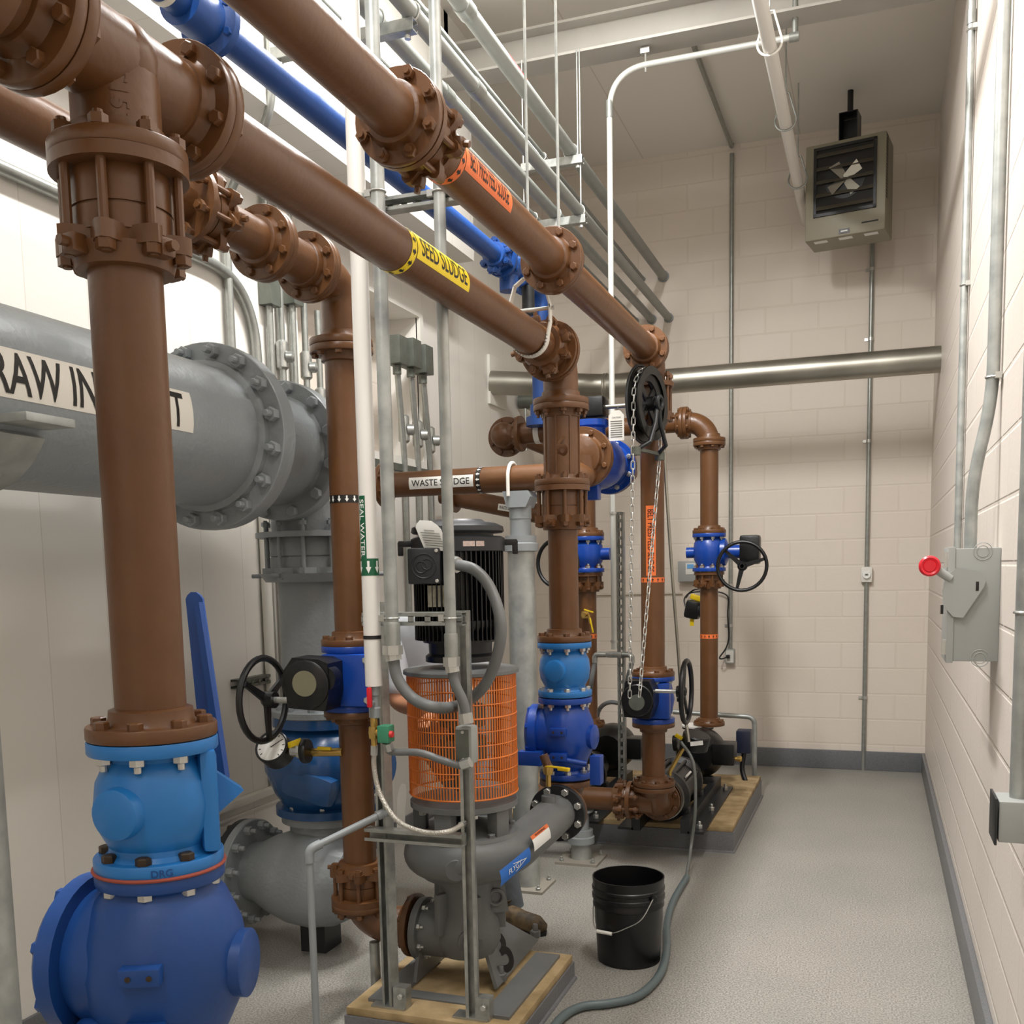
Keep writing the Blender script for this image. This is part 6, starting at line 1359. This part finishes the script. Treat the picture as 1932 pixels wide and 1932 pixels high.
SJ = [(hip + V((0, 0, -.02)), (.165, .15)), (rel(-.01, .03, 1.05), (.155, .14)), (chest, (.175, .135)), (neck - V((0, 0, .035)), .07), (shl, .085), ((shl + J[6][0]) / 2, .075), (J[6][0] + V((0, 0, .03)), .072), (shr, .085), ((shr + J[9][0]) / 2, .075), (J[9][0] + V((0, 0, .03)), .07)]
skin_mesh(SJ, [(0, 1), (1, 2), (2, 3), (2, 4), (4, 5), (5, 6), (2, 7), (7, 8), (8, 9)], 'shirt', SHT, t)
b = MB().sph(hip + V((0, 0, -.02)), .17, (1.05, .85, .9), 28)
for sgn, kn, an in ((1, J[12][0], J[13][0]), (-1, J[15][0], J[16][0])):
    h_ = hip + V((.085 * sgn, 0, -.04)); b.tube([h_, h_.lerp(kn, .5), kn, kn.lerp(an, .5), an - V((0, 0, .03))], .1, 18, False, [.115, .1, .082, .075, .07])
b.build('trousers', JNS, t, 80)
for f_, d in ((lf, V((1, -.35, 0)).normalized()), (rf, V((.5, -.8, 0)).normalized())):
    s_ = V((-d.y, d.x, 0)); b = MB()
    b.tube([f_ + V((0, 0, .12)) - d * .05, f_ + V((0, 0, .06)) - d * .04, f_ + V((0, 0, .045)) + d * .06, f_ + V((0, 0, .04)) + d * .15, f_ + V((0, 0, .035)) + d * .19], .05, 14, False, [.055, .056, .047, .045, .025]); o = b.build('boot', BOT, t, 80)
    b = MB(); b.prism([(-.09, -.042), (.1, -.046), (.18, -.035), (.2, 0), (.18, .035), (.1, .046), (-.09, .042)], f_ + V((0, 0, .008)), d, s_, .016); b.build('sole', RUB, o)
# lamps above the picture
for x, y, z, p in LIGHTS:
    t = thing('ceiling_light', {4.3: 'strip light over the far half of the room', 1.5: 'strip light over the near pipes', 3.2: 'small strip light over the aisle', -.6: 'strip light behind the camera'}[y], 'lamp', (x, y, z))
    MB().box((x, y, z + .06), (.22, 1.25, .08), bev=.01).build('housing', WPT, t); MB().cyl((x, y, z + .1), (x, y, ZC), .01, n=8).build('rod', GLP, t)
